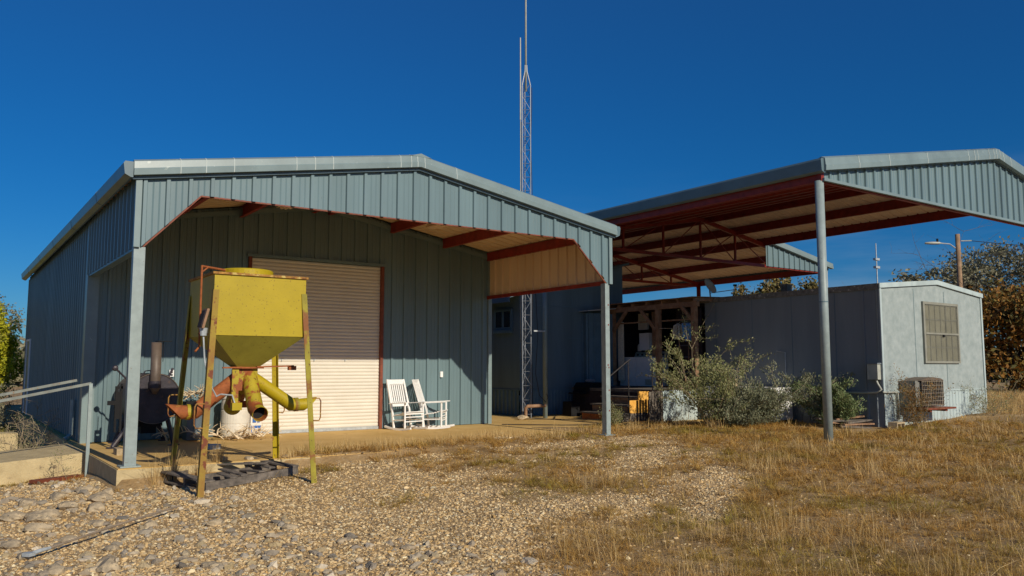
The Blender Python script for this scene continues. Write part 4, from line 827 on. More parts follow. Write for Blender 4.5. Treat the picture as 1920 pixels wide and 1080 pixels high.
mb = MB(); mb.lathe((3.85, 14.1, 0.002), [(0, 0), (.12, 0), (.13, .07), (.12, .07), (.11, .01), (0, .01)], 20); tag(mb.build('metal_bowl', M['galv']), 'round grey metal bowl on the slab behind the feeder', 'bowl')

# ------------------------------------------------------------------ rocking chairs
def chair(loc, rz, label):
    t = thing('rocking_chair', loc, label, 'rocking chair', 'white rocking chairs by the roll-up door', rz)
    for s_ in (-1, 1):
        x = .27*s_
        b_ = MB(); n = 14; 
        pts = [(x, y, .022+.20*y*y) for y in np.linspace(-.45, .48, n)]
        for p, q in zip(pts[:-1], pts[1:]): b_.beam(p, q, .035, .045)
        b_.build('rocker', M['white'], t, local=True)
        b_ = MB(); b_.tube([(x, -.24, .05), (x, -.24, .62)], .022, 8); b_.build('front_leg', M['white'], t, local=True)
        b_ = MB(); b_.beam((x*.95, .17, .04), (x*.95, .24, .45), .04, .04, up=(1, 0, 0)); b_.beam((x*.95, .24, .44), (x*.9, .46, 1.15), .04, .045, up=(1, 0, 0)); b_.build('back_post', M['white'], t, local=True)
        b_ = MB(); b_.beam((x*1.04, -.33, .635), (x*1.02, .30, .60), .07, .022); b_.build('armrest', M['white'], t, local=True)
        b_ = MB(); b_.tube([(x, -.24, .23), (x*.95, .2, .22)], .014, 6); b_.build('stretcher', M['white'], t, local=True)
    b_ = MB()
    for k in range(9): 
        y = -.27+k*.058; b_.box((0, y, .42-.012*k+.006*math.sin(k*1.2)), (.52, .044, .018))
    b_.bb((-.27, -.25, .36), (.27, -.22, .405)); b_.build('seat', M['white'], t, local=True)
    b_ = MB(); b_.tube([(-.27, -.24, .2), (.27, -.24, .2)], .014, 6); b_.tube([(-.27, -.24, .3), (.27, -.24, .3)], .014, 6); b_.tube([(-.25, .2, .22), (.25, .2, .22)], .014, 6); b_.build('cross_stretcher', M['white'], t, local=True)
    b_ = MB(); b_.beam((-.25, .45, 1.10), (.25, .45, 1.10), .025, .10); b_.beam((-.24, .285, .56), (.24, .285, .56), .025, .06); b_.build('back_rail', M['white'], t, local=True)
    for k in range(7):
        b_ = MB(); x = -.18+k*.06; b_.beam((x, .29, .56), (x, .445, 1.08), .034, .014, up=(1, 0, 0)) if False else b_.beam((x, .29, .56), (x, .445, 1.08), .034, .014, up=(0, 1, 0)); b_.build('back_slat', M['white'], t, local=True)
    return t
CH1 = chair((8.46, 15.95, 0), R(12), 'left white slatted rocking chair, beside the door jamb, facing forward')
CH2 = chair((9.14, 15.98, 0), R(48), 'right white slatted rocking chair, turned toward the right')

CH1.scale = CH2.scale = (.94, .94, .94)
# ------------------------------------------------------------------ barrel, bin, sack, antlers
BR = thing('plastic_barrel', (4.78, 16.05, 0), 'white plastic barrel standing against the wall behind the feeder', 'barrel')
mb = MB(); mb.lathe((4.78, 16.05, 0.002), [(0, 0), (.24, 0), (.265, .03), (.27, .25), (.265, .27), (.27, .29), (.27, .52), (.265, .54), (.27, .56), (.26, .74), (.25, .77), (0, .77)], 32); mb.build('body', M['barrel'], BR, smooth=False)
mb = MB(); mb.lathe((4.78, 16.05, .77), [(.262, -.03), (.272, -.02), (.272, .01), (.26, .02), (0, .02)], 32); mb.build('lid', M['barrel'], BR)
BN = thing('waste_bin', (4.03, 16.05, 0), 'blue-grey plastic bin heaped with antlers', 'bin')
mb = MB(); mb.box((4.03, 16.05, .34), (.36, .36, .66), taper=1.08); mb.build('body', M['bin'], BN)
mb = MB(); mb.box((4.03, 16.05, .69), (.43, .43, .05)); mb.build('rim', M['bpaint'], BN)
SK = thing('paper_sack', (5.16, 16.1, 0), 'white paper sack with red and blue print beside the barrel', 'sack')
b_ = MB(); b_.box((5.17, 16.08, .3), (.22, .16, .58), taper=.92); o_ = b_.build('sack_body', M['paper'], SK)
mb = MB(); mb.lathe((5.17, 15.995, .47), [(0, 0), (.06, 0), (.06, -.004), (0, -.004)], 20, 'Y'); mb.build('red_oval_mark', M['ink_red'], SK)
mb = MB(); mb.bb((5.075, 15.992, .06), (5.265, 15.999, .22)); mb.bb((5.10, 15.992, .28), (5.17, 15.998, .37)); mb.bb((5.19, 15.992, .28), (5.24, 15.998, .37)); mb.build('blue_print_blocks', M['ink_blue'], SK)
mb = MB(); mb.bb((5.09, 15.989, .09), (5.13, 15.9915, .17)); mb.bb((5.15, 15.989, .1), (5.2, 15.9915, .13)); mb.bb((5.15, 15.989, .15), (5.24, 15.9915, .17)); mb.build('white_print', M['paper'], SK)
def antler(name, loc, rz, s, label, group, tilt=0):
    r = random.Random(int(loc[0]*1000+loc[1]*77+loc[2]*311)); b_ = MB()
    n = 7; pts = [(.5*s*(i/(n-1)), .16*s*math.sin(i/(n-1)*2.6), .03+.10*s*math.sin(i/(n-1)*2.8)) for i in range(n)]
    b_.tube(pts, [.019*s*(1-.7*i/(n-1))+.004 for i in range(n)], 6)
    for k in (1, 3, 4, 5):
        p = Vector(pts[k]); d = Vector((.12+.1*r.random(), .16*r.choice((-1, .5, 1)), .14*r.random()+.03))*s*.9
        b_.tube([p, p+d*.55+Vector((0, 0, .01)), p+d], [.012*s, .008*s, .003], 5)
    o = b_.build(name, M['bone'], None, smooth=True); o.location = loc; o.rotation_euler = (tilt, r.uniform(-.3, .3), rz)
    return tag(o, label, 'antler', group)
ra = random.Random(5)
for k in range(26):
    u = ra.random(); x = 3.85+1.3*u; y = 15.3+.55*ra.random()-.1*u
    antler('antler', (x, y, .01+.10*ra.random()*(1-abs(u-.5))), ra.uniform(0, 6.28), .7, 'bleached antler in the pile on the slab before the barrel', 'antlers piled on the slab', ra.uniform(-.4, .4))
for k in range(12):
    antler('antler', (3.86+.34*ra.random(), 15.9+.3*ra.random(), .72+.10*ra.random()), ra.uniform(0, 6.28), .62, 'bleached antler heaped on top of the blue-grey bin', 'antlers heaped on the bin', ra.uniform(-.4, .4))
for k in range(3):
    antler('antler', (3.45+.1*k, 15.5+.1*k, .02), ra.uniform(0, 6.28), .7, 'bleached antler lying on the slab behind the smoker legs', 'antlers behind the smoker', 1.0)

# ------------------------------------------------------------------ planks heap, stones, hoses
for k in range(9):
    a = Vector((17.05-.75+.12*(k % 3), 10.6+.28*(k//3), g1(16.9, 10.8)+.05+.07*(k//3)+.03*(k % 3))); d = Vector((.98, -.35+.12*(k % 4), .06*((k % 3)-1)))*(.75+.1*(k % 3))
    mb = MB(); mb.beam(a, a+d, .12, .035)
    tag(mb.build('old_plank', M['oldwood'] if k % 2 else M['wood']), 'old grey-brown plank in the heap beside the trailer skirting', 'plank', 'planks heaped by the trailer')
ico_v = []; 
_t = (1+5**.5)/2
IV = np.array([(-1, _t, 0), (1, _t, 0), (-1, -_t, 0), (1, -_t, 0), (0, -1, _t), (0, 1, _t), (0, -1, -_t), (0, 1, -_t), (_t, 0, -1), (_t, 0, 1), (-_t, 0, -1), (-_t, 0, 1)])/math.hypot(1, _t)
IF = np.array([(0, 11, 5), (0, 5, 1), (0, 1, 7), (0, 7, 10), (0, 10, 11), (1, 5, 9), (5, 11, 4), (11, 10, 2), (10, 7, 6), (7, 1, 8), (3, 9, 4), (3, 4, 2), (3, 2, 6), (3, 6, 8), (3, 8, 9), (4, 9, 5), (2, 4, 11), (6, 2, 10), (8, 6, 7), (9, 8, 1)])
def subdiv(V, F):
    V = list(map(tuple, V)); c = {}; out = []
    def mid(a, b):
        k = (min(a, b), max(a, b))
        if k not in c:
            m = np.array(V[a])+np.array(V[b]); m /= np.linalg.norm(m); V.append(tuple(m)); c[k] = len(V)-1
        return c[k]
    for a, b, d in F:
        x, y, z = mid(a, b), mid(b, d), mid(d, a); out += [(a, x, z), (b, y, x), (d, z, y), (x, y, z)]
    return np.array(V), np.array(out)
I2V, I2F = subdiv(IV, IF); I3V, I3F = subdiv(I2V, I2F)
def big_rock(x, y, s, label, grp='larger stones lying in the gravel', sink=.3):
    r = np.random.default_rng(int(x*997+y*131)); V = I3V.copy()
    V *= (1+.16*np.sin(V[:, :1]*3+r.uniform(0, 6))+.12*np.sin(V[:, 1:2]*5+r.uniform(0, 6))+.08*np.sin(V[:, 2:]*7+V[:, :1]*6))
    for _ in range(7):
        n = r.normal(size=3); n /= np.linalg.norm(n); d = V@n; lim = r.uniform(.62, .9); V = V-np.outer(np.maximum(d-lim, 0), n)
    V *= np.array([s*r.uniform(.9, 1.2), s*r.uniform(.7, 1), s*r.uniform(.42, .6)])
    a = r.uniform(0, 6.28); Rz = np.array([[math.cos(a), -math.sin(a), 0], [math.sin(a), math.cos(a), 0], [0, 0, 1]]); V = V@Rz.T
    o = fast_mesh('rock', V, I3F, M['rock']); o.location = (x, y, g1(x, y)+s*sink*.5)
    return tag(o, label, 'rock', grp)
for (x, y, s) in ((1.3, 8.0, .11), (1.28, 7.75, .13), (2.5, 9.0, .09), (3.05, 8.25, .085), (1.05, 10.4, .17), (1.35, 10.9, .15), (.95, 9.9, .16), (1.6, 10.6, .14), (1.75, 11.3, .16), (.8, 10.6, .14), (1.0, 11.5, .13), (1.5, 9.8, .11), (1.35, 11.8, .12), (.7, 9.3, .12), (1.95, 9.4, .10), (1.7, 12.2, .13), (.9, 7.9, .09), (2.0, 7.2, .08), (3.2, 7.3, .06), (1.9, 11.7, .11), (1.15, 9.2, .10), (3.5, 12.35, .11), (3.85, 12.2, .08), (4.4, 12.2, .06), (1.45, 8.6, .08), (2.2, 8.3, .06), (.75, 8.7, .1)):
    big_rock(x, y, s, 'large weathered stone lying among the gravel near the ramp and feeder')
big_rock(12.5, 17.2, .13, 'single tan stone on the concrete near the radio mast', None, .8)
for i, (x, y) in enumerate(((-.1, 18.4), (.4, 18.9))):
    mb = MB(); mb.box((x, y+6, -.25), (.7, .5, .5)); 
mb = MB(); mb.box((1.25, 20.5, -.28), (.45, .5, .5), rz=.1); tag(mb.build('concrete_footing', M['conc']), 'small block of concrete footing left of the long wall', 'concrete block')
for pts, lb in (([(11.0, 16.0, .01), (12.0, 15.0, .012), (13.0, 14.4, .012), (13.6, 13.6, .03), (12.2, 12.6, .03)], 'black cable across the concrete toward the right column'), ([(12.6, 17.3, .012), (13.4, 16.6, .012), (14.0, 15.6, .03), (13.4, 14.4, .03)], 'black hose looping from the mast toward the steps')):
    mb = MB(); mb.tube(pts, .011, 6); tag(mb.build('cable', M['grime']), lb, 'cable')

# ------------------------------------------------------------------ vegetation
def seg_tree(base, height, spread, nstem, r, levels=2, up=.7, droop=.0, step=.5):
    """returns list of polylines (points, radii) and leaf points with directions"""
    lines = []; L = []
    def grow(p, d, length, rad, lev):
        n = 5; pts = [p.copy()]; cur = p.copy(); dd = d.copy()
        for i in range(n):
            dd = dd+np.array(r.normal(size=3))*.16; dd[2] += (-droop if lev else .03); dd /= np.linalg.norm(dd)
            cur = cur+dd*length/n; pts.append(cur.copy())
        lines.append((pts, [max(rad*(1-.8*i/n), .0025) for i in range(n+1)]))
        if lev >= levels-1:
            for i in range(1, n+1): L.append((pts[i], pts[i]-pts[i-1]))
        if lev < levels:
            for k in range(4 if lev == 0 else 3):
                i = r.integers(1, n+1); q = pts[i]; e = dd*.6+np.array(r.normal(size=3))*.7; e[2] = abs(e[2])*.7+.1; e /= np.linalg.norm(e)
                grow(q, e, length*r.uniform(.35, .6), rad*.5, lev+1)
    for k in range(nstem):
        a = r.uniform(0, 6.28); d = np.array([math.cos(a)*spread, math.sin(a)*spread, up+r.uniform(0, .5)]); d /= np.linalg.norm(d)
        grow(np.array(base)+np.array([math.cos(a), math.sin(a), 0])*r.uniform(0, .12), d, height*r.uniform(.6, 1.05), .0075*height, 0)
    return lines, L
def lines_mesh(lines, n=4):
    b_ = MB()
    for pts, rd in lines: b_.tube(pts, rd, n, caps=False)
    return b_
def shrub(name, base, h, spread, nst, seed, leafm, label, lsize=.035, nleaf=9, spreadleaf=.05, levels=2, cat='shrub', fill=0, group=None, extra=None, sub=.4, twigm=None):
    r = np.random.default_rng(seed); base = (base[0], base[1], g1(base[0], base[1]))
    t = thing(name, base, label, cat, group)
    ln, L = seg_tree(base, h, spread, nst, r, levels)
    if extra: 
        for e in extra:
            l2, L2 = seg_tree((base[0]+e[0], base[1]+e[1], base[2]+e[2]), e[3], e[4], e[5], r, 2); ln += l2; L += L2
    lines_mesh(ln).build('stems', twigm or M['twig'], t)
    P = []; A = []
    for p, d in L:
        for _ in range(nleaf):
            P.append(p-d*r.random()+r.normal(size=3)*spreadleaf); A.append(d/np.linalg.norm(d)+np.array([0, 0, .6]))
    if fill:
        q = r.normal(size=(fill, 3)); q /= np.linalg.norm(q, axis=1)[:, None]; q *= (r.uniform(.2, 1, fill)**.4)[:, None]
        q *= (1+.25*np.sin(q[:, :1]*9+seed)*np.sin(q[:, 2:]*8))
        q = q*np.array([h*sub, h*sub, h*.38])+np.array([base[0], base[1], base[2]+h*.40]); q = q[q[:, 2] > base[2]+.01]
        P += list(q); A += [np.array([0, 0, .6])]*len(q)
    V, F = leaves_mesh(np.array(P), lsize, r, axis=np.array(A)); V[:, 2] = np.maximum(V[:, 2], base[2]-.02)
    fast_mesh('foliage', V, F, leafm, t)
    return t
shrub('sage_shrub', (14.6, 12.7), 2.0, .42, 12, 11, M['leaf_sage'], 'tall loose yellow-green shrub in front of the pale corrugated skirt', lsize=.034, nleaf=8, fill=4200, sub=.27, spreadleaf=.04)
shrub('sage_shrub', (15.55, 12.2), 1.2, .72, 13, 23, M['leaf_grey'], 'wide grey-green shrub in front of the white freezer', lsize=.032, nleaf=9, fill=6500, sub=.48, spreadleaf=.045)
shrub('sage_shrub', (14.95, 12.3), .95, .8, 11, 29, M['leaf_grey'], 'low dense grey-green shrub between the two larger ones', lsize=.030, nleaf=9, fill=5500, sub=.6, spreadleaf=.045)
shrub('sage_shrub', (17.0, 11.35), 1.1, .5, 9, 31, M['leaf_grey'], 'grey-green shrub just left of the front carport post', lsize=.032, nleaf=8, fill=4500, sub=.34, spreadleaf=.05)
shrub('leafy_bush', (16.85, 10.95), 1.0, .4, 9, 37, M['leaf_green'], 'small bright green bush by the grey trailer side', lsize=.034, nleaf=10, fill=5200, sub=.36, spreadleaf=.04)
shrub('dry_vine', (17.75, 9.7), .95, .3, 12, 41, M['leaf_rust'], 'dry brown vine climbing the left side of the air conditioner', lsize=.022, nleaf=3, fill=350, sub=.2)
shrub('dry_bush', (21.2, 9.6), .75, .9, 11, 43, M['leaf_sage'], 'sparse dry bush before the pale skirting right of the air conditioner', lsize=.02, nleaf=2)
shrub('dry_bush', (12.9, 14.3), .38, .8, 12, 47, M['leaf_sage'], 'small dry weed clump near the steel column base', lsize=.02, nleaf=3)
shrub('dry_bush', (1.35, 16.9), .7, .6, 9, 53, M['leaf_sage'], 'bare twiggy bush beside the long left wall footing', lsize=.015, nleaf=1)
shrub('dry_bush', (1.6, 19.6), 1.3, .6, 9, 54, M['leaf_sage'], 'taller bare twiggy bush far along the left wall', lsize=.015, nleaf=1)
shrub('weed', (1.72, 14.1), .5, .2, 2, 59, M['leaf_sage'], 'thin seeding weed in front of the ramp edge', lsize=.014, nleaf=1)
def tuft(x, y, n, h, seed, label, m_=None, lean=.5, grp='tufts of dry grass around the feeder'):
    r = np.random.default_rng(seed); z = g1(x, y); a = r.uniform(0, 6.28, n); rad = np.abs(r.normal(size=n))*.08; L = h*r.uniform(.5, 1.1, n); ln = np.abs(r.normal(size=n))*lean
    d = np.stack([np.cos(a), np.sin(a)], 1); b = np.stack([x+d[:, 0]*rad, y+d[:, 1]*rad, np.full(n, z-.01)], 1)
    V = []; wv = np.stack([-d[:, 1], d[:, 0], np.zeros(n)], 1)*.0035
    for t_ in (0, .4, .75, 1):
        p = b.copy(); p[:, :2] += d*(L*ln*t_**1.6)[:, None]; p[:, 2] += L*(t_-.35*ln*t_**2); k = 1-t_*.85
        V.append(p-wv*k); V.append(p+wv*k)
    V = np.stack(V, 1).reshape(-1, 3); i = np.arange(n)[:, None]*8; F = np.concatenate([i+np.array([[0, 1, 3, 2]]), i+np.array([[2, 3, 5, 4]]), i+np.array([[4, 5, 7, 6]])])
    o = fast_mesh('grass_tuft', V-np.array([x, y, z]), F, m_ or M['straw']); o.location = (x, y, z); return tag(o, label, 'grass tuft', grp)
for i, (x, y, n, h, l) in enumerate(((2.75, 12.0, 170, .5, 'large straw tuft against the slab corner behind the feeder leg'), (3.1, 12.0, 160, .42, 'straw tuft on the slab edge just left of the pallet'), (3.4, 12.15, 90, .32, 'small straw tuft in the middle of the slab front'), (2.5, 11.95, 60, .45, 'thin wispy tuft at the foot of the left column'), (5.0, 12.6, 40, .3, 'short tuft on the concrete right of the feeder'), (5.6, 12.7, 50, .26, 'short brown tuft farther right on the slab edge'))):
    tuft(x, y, n, h, 60+i, l)

def tree(name, base, h, tr_h, crown, seed, leafm, label, nleaf=9000, lsize=.16, clusters=45, cat='tree', group=None, bare=10, trunk_r=.14, csp=.16):
    r = np.random.default_rng(seed); bx, by = base; z = g1(bx, by); t = thing(name, (bx, by, z), label, cat, group)
    ln, L = seg_tree((bx, by, z), h*.8, .35, 4, r, 3, up=.9)
    ln.append(([np.array((bx, by, z-.1)), np.array((bx+.05, by, z+tr_h*.5)), np.array((bx, by+.05, z+tr_h+.2))], [trunk_r, trunk_r*.8, trunk_r*.5]))
    lines_mesh(ln, 5).build('trunk', M['bark'], t)
    cx_, cy_, cz_, rx, ry, rz = crown
    q = r.normal(size=(clusters, 3)); q /= np.linalg.norm(q, axis=1)[:, None]; q *= (r.uniform(.25, 1, clusters)**.5)[:, None]
    cc = q*np.array([rx, ry, rz])*r.uniform(.8, 1.1, (clusters, 1))+np.array([bx+cx_, by+cy_, z+cz_])
    tips = np.array([p for p, d in L]); tips = tips[r.integers(0, len(tips), clusters)]
    idx = r.integers(0, clusters, nleaf); sg = np.array([rx, ry, rz])*csp*r.uniform(.5, 1.3, (clusters, 1))
    P = cc[idx]+r.normal(size=(nleaf, 3))*sg[idx]
    P = P[P[:, 2] > z+.05]
    V, F = leaves_mesh(P, lsize, r, elong=1.3); fast_mesh('crown', V, F, leafm, t)
    return t
# left: bright juniper and dark brush by the far corner
tree('juniper', (1.45, 30.6), 2.6, .8, (-.1, 0, 2.15, .95, 1.0, 1.5), 70, M['leaf_yel'], 'bright yellow-green juniper beyond the far left corner of the workshop', 20000, .075, 120, csp=.13)
tree('juniper', (1.75, 36), 4.0, 1.5, (0, 0, 3.6, .9, .9, .85), 71, M['leaf_oak'], 'thin grey tree rising behind the yellow-green juniper', 1500, .08, 22)
tree('thicket', (1.0, 28.6), 1.6, .3, (0, 0, .8, 1.0, 1.0, .75), 72, M['leaf_oak'], 'dark leafless thicket below the yellow-green juniper', 4500, .05, 60, cat='bush')
tree('juniper', (-3.5, 34), 4.5, 1, (0, 0, 2.6, 2.4, 2, 2.4), 73, M['leaf_yel'], 'second juniper farther left behind the ramp', 9000, .13, 70)
# right: behind the trailer
TG = 'trees behind the mobile home'
tree('russet_tree', (33.6, 14.3), 4.9, 1.2, (0, 0, 2.3, 2.6, 2.6, 2.25), 80, M['leaf_rust'], 'russet-leaved tree just right of the mobile home', 20000, .15, 80, group=TG, csp=.15)
tree('russet_tree', (36.6, 10.5), 4.8, 1.2, (0, 0, 2.4, 2.6, 2.6, 2.1), 81, M['leaf_rust'], 'second russet tree at the right picture edge', 15000, .16, 80, group=TG)
tree('oak_tree', (37.6, 16.2), 6.4, 2.5, (0, 0, 4.9, 2.5, 2.5, 1.5), 82, M['leaf_oak'], 'grey-green oak crown above the russet tree', 10000, .11, 90, group=TG)
tree('oak_tree', (40.5, 11.0), 7.2, 2.5, (0, 0, 5.6, 3.0, 3.0, 1.8), 83, M['leaf_oak'], 'grey-green oak crown at the right picture edge', 10000, .12, 80, group=TG)
tree('oak_tree', (34.6, 17.6), 5.9, 2.2, (0, 0, 4.4, 1.9, 1.9, .9), 84, M['leaf_oak'], 'sparse oak top showing over the trailer roof left of the pole', 2800, .13, 42, group=TG, bare=20)
tree('oak_tree', (33.0, 18.2), 4.9, 2.2, (0, 0, 3.9, .9, .9, .55), 85, M['leaf_oak'], 'small sparse oak top just over the trailer roof ridge', 1500, .11, 30, group=TG)
tree('cedar_tree', (38.3, 28.2), 6.6, 3, (0, 0, 4.9, .8, .8, 1.6), 86, M['leaf_cedar'], 'pointed brown-green cedar top above the middle of the trailer roof', 2600, .15, 30)
tree('cedar_tree', (37.2, 29.0), 6.0, 3, (0, 0, 4.6, 1.1, .9, 1.2), 87, M['leaf_cedar'], 'low brown cedar top left of the pointed cedar', 2200, .15, 30)
tree('cedar_tree', (39.4, 27.2), 6.0, 3, (0, 0, 4.7, 1.2, .9, 1.1), 88, M['leaf_cedar'], 'low brown cedar top right of the pointed cedar', 2000, .15, 26)
tree('cedar_tree', (36.4, 29.6), 5.9, 3, (0, 0, 4.8, .4, .4, .95), 89, M['leaf_cedar'], 'tiny isolated cedar tip near the satellite dish', 700, .12, 14)
# far scrub line closing the horizon
P = []; r = np.random.default_rng(90)
for a in np.linspace(-1.1, 2.4, 300):
    d = r.uniform(70, 110); P.append((d*math.sin(a), d*math.cos(a)))
P = np.array(P); n = 110; q = r.normal(size=(len(P), n, 3))*np.array([2.2, 2.2, .9])+np.array([0, 0, 1.5])
q[:, :, 0] += P[:, :1]; q[:, :, 1] += P[:, 1:]; q = q.reshape(-1, 3); q[:, 2] = np.abs(q[:, 2]); V, F = leaves_mesh(q, .9, r)
o = fast_mesh('distant_scrub', V, F, M['leaf_oak'], kind='stuff'); tag(o, 'low dark scrub wood along the horizon', 'scrub')

# ------------------------------------------------------------------ utility pole, far mast
UP = thing('utility_pole', (31.93, 15.42, 0), 'brown timber utility pole with street lamp behind the trailer', 'utility pole')
KX, KY, KZ = 31.93/41.2, 15.42/19.9, .775
def SC(p): return (p[0]*KX, p[1]*KY, 1.36+(p[2]-1.36)*KZ)
mb = MB(); mb.tube([(31.93, 15.42, -.5), (31.93, 15.42, 6.46)], [.10, .085], 12); mb.build('pole', M['pole'], UP, smooth=True)
mb = MB(); mb.tube([SC((41.15, 19.95, 7.2)), SC((40.9, 20.15, 7.45)), SC((40.5, 20.45, 7.5))], .025, 6); la = mb.build('lamp_arm', M['galv'], UP)
mb = MB(); mb.lathe((0, 0, 0), [(0, -.45), (.07, -.4), (.1, -.1), (.09, .2), (.03, .3), (0, .3)], 12, 'X')
dv = Vector((-.8, .6, 0)).normalized(); mv = Matrix.Rotation(math.atan2(dv.y, dv.x)+math.pi, 3, 'Z'); c0 = Vector(SC((40.3, 20.6, 7.5))); mb.v = [tuple(mv @ Vector((p[0], p[1], p[2]*.7))*.85+c0) for p in mb.v]; mb.build('lamp_head', M['ac'], UP, smooth=True)
mb = MB(); mb.tube([SC((40.4, 20.5, 7.55)), SC((40.4, 20.5, 7.72))], .04, 8); mb.build('photocell', M['bpaint'], la)
mb = MB(); mb.tube([SC((41.32, 19.8, 7.6)), SC((41.65, 19.45, 7.6))], .025, 6); mb.build('insulator', M['ac'], UP)
def wire(p, q, sag, r_=.014):
    b_ = MB(); p, q = Vector(p), Vector(q); b_.tube([p.lerp(q, t_)-Vector((0, 0, sag*4*t_*(1-t_))) for t_ in np.linspace(0, 1, 16)], r_, 5); return b_
tag(wire(SC((41.6, 19.5, 7.6)), SC((60, 2, 8.2)), .8).build('power_line', M['grime']), 'upper power line running right from the utility pole', 'power line')
tag(wire(SC((41.35, 19.75, 6.4)), SC((46, 15.5, 7.25)), -.3).build('power_line', M['grime']), 'lower slack power line near the utility pole', 'power line')
FM = thing('distant_mast', (75.7, 44.5, 0), 'thin distant antenna mast above the trailer roof', 'radio mast')
mb = MB(); mb.tube([(75.7, 44.5, 0), (75.7, 44.5, 13.6)], [.12, .05], 6); mb.build('mast', M['galv'], FM)
for z in (12.0, 11.2): 
    mb = MB(); mb.box((75.7, 44.5, z), (.7, .3, .22)); mb.build('antenna_cluster', M['galv'], FM)

# ------------------------------------------------------------------ gravel and grass
def inside_struct(x, y):
    s = (x > 2.0) & (x < 11.1) & (y > np.interp(x, *YB)+.35) | (x > 2.0) & (x < 4.6) & (y > 12.0)
    s |= (x > 15.6) & (x < 17.6) & (y > 9.75-.0*x) & (y < 11.6)
    s |= (x > 17.3) & (x < 22.1) & (y > 10.1) | (x > 14.9) & (x < 18) & (y > 14.65) | (x > 11) & (x < 16.9) & (y > 14.3) | (x < 2.06) & (y > 14.7) & (y < 16.75)
    return s
def polar(n, r, rmin, rmax, p=1.0, a0=-.12, a1=1.30):
    u = r.uniform(0, 1, n); rr = (rmin**p+u*(rmax**p-rmin**p))**(1/p); a = r.uniform(a0, a1, n); return rr*np.sin(a), rr*np.cos(a)
EL = [ # grassy patches: x, y, rx, ry, rot, weight
 (6.6, 12.25, 3.4, .38, .02, 1.), (7.4, 10.6, 1.3, .7, -.35, .8), (7.0, 8.3, .8, 1.2, -.6, .9), (6.2, 7.9, .7, .4, 0, .6), (10.5, 12.3, 2.0, .5, 0, .9), (9.5, 10.3, 1.1, .7, -.5, .8), (13.4, 12.5, 3.0, 1.4, 0, 1), (8.6, 8.9, .7, .5, -.6, .55), (9.6, 8.0, 1.0, .5, -.7, .9), (5.3, 6.4, .9, .3, -.5, .6), (4.6, 8.6, .5, .3, 0, .35)]
_nr = np.random.default_rng(5); _W = [(k, _nr.uniform(0, 6.28), _nr.uniform(0, 6.28)) for k in (1.1, 1.5, 2.1, 2.7, 3.6, 4.9, 6.5, 8.8, 12, 16)]
def noise2(x, y, s=1.0): return sum(np.sin((x*math.cos(a)+y*math.sin(a))*k*s+p+1.3*np.sin((x*math.sin(a)-y*math.cos(a))*k*s*.6+p*2))/k**.45 for k, a, p in _W)/2.6
def grassw(x, y):
    # the dry lawn fills everything right of a ragged line
    lx = np.interp(y, [2, 4.8, 5.6, 6.3, 6.7, 7.5, 8.6, 9.8, 11.5, 13], [3.2, 3.6, 4.5, 6.0, 7.0, 8.9, 10.0, 10.6, 12.0, 12.3])
    wgt = 1/(1+np.exp(-((x-lx)+.75*noise2(x, y, .9))/.30))
    for ex, ey, rx, ry, ro, k in EL:
        dx, dy = x-ex, y-ey; c, s = math.cos(ro), math.sin(ro); u, v_ = (dx*c-dy*s)/rx, (dx*s+dy*c)/ry
        wgt = np.maximum(wgt, k/(1+np.exp((u*u+v_*v_-1+.5*noise2(x, y, 2))*4)))
    mid = 1/(1+np.exp(-((x+y)-15.6)/.5))*1/(1+np.exp(-(y-6.6)/.4))
    wgt = np.maximum(wgt, mid*.9/(1+np.exp(-(noise2(x, y, 1.5)-.02)/.10)))
    # bare gravel showing in the lawn
    for ex, ey, rx, ry, ro in ((8.3, 7.2, 1.3, .38, -.7), (6.9, 6.2, .7, .3, -.7), (11.3, 11.6, .9, .4, 0), (9.2, 9.3, 1.7, .45, -.6), (10.4, 10.9, .9, .35, -.2)):
        dx, dy = x-ex, y-ey; c, s = math.cos(ro), math.sin(ro); u, v_ = (dx*c-dy*s)/rx, (dx*s+dy*c)/ry
        wgt = wgt*(1-.97/(1+np.exp((u*u+v_*v_-1+.5*noise2(x, y, 2))*5)))
    return wgt
def stones(n, r, rmin, rmax, p, smin, smax, tmplV, tmplF, keep):
    x, y = polar(n, r, rmin, rmax, p); k = keep(x, y, r); x, y = x[k], y[k]; n = len(x)
    s = smin*(smax/smin)**(r.uniform(0, 1, n)**1.8)
    z = gz(x, y)+s*.12
    a = r.uniform(0, 6.28, n); V0 = tmplV[None]*(1+.26*r.normal(size=(n, len(tmplV), 1)).clip(-1.7, 1.7))
    V0 = V0*np.stack([s*r.uniform(.8, 1.35, n), s*r.uniform(.6, 1, n), s*r.uniform(.45, .8, n)], 1)[:, None]
    tl = r.normal(size=n)*.35; ct, st_ = np.cos(tl)[:, None], np.sin(tl)[:, None]
    Y, Z = V0[:, :, 1]*ct-V0[:, :, 2]*st_, V0[:, :, 1]*st_+V0[:, :, 2]*ct
    ca, sa = np.cos(a)[:, None], np.sin(a)[:, None]
    V = np.stack([V0[:, :, 0]*ca-Y*sa+x[:, None], V0[:, :, 0]*sa+Y*ca+y[:, None], Z+z[:, None]], 2).reshape(-1, 3)
    F = (tmplF[None]+(np.arange(n)*len(tmplV))[:, None, None]).reshape(-1, 3)
    return V, F
def keep_gravel(x, y, r): 
    return (~inside_struct(x, y)) & (r.uniform(0, 1, len(x)) > np.clip(grassw(x, y)*1.05, 0, .93)) & (x > -2)
r = np.random.default_rng(101)
parts = [stones(185000, r, 5.2, 17, .75, .0068, .020, IV, IF, keep_gravel),
         stones(10000, r, 5.2, 15, .7, .014, .032, IV, IF, keep_gravel)]
def keep_left(x, y, r): return keep_gravel(x, y, r) & (x < 2.7+.5*noise2(x, y)+np.maximum(0, (9-y))*.35)
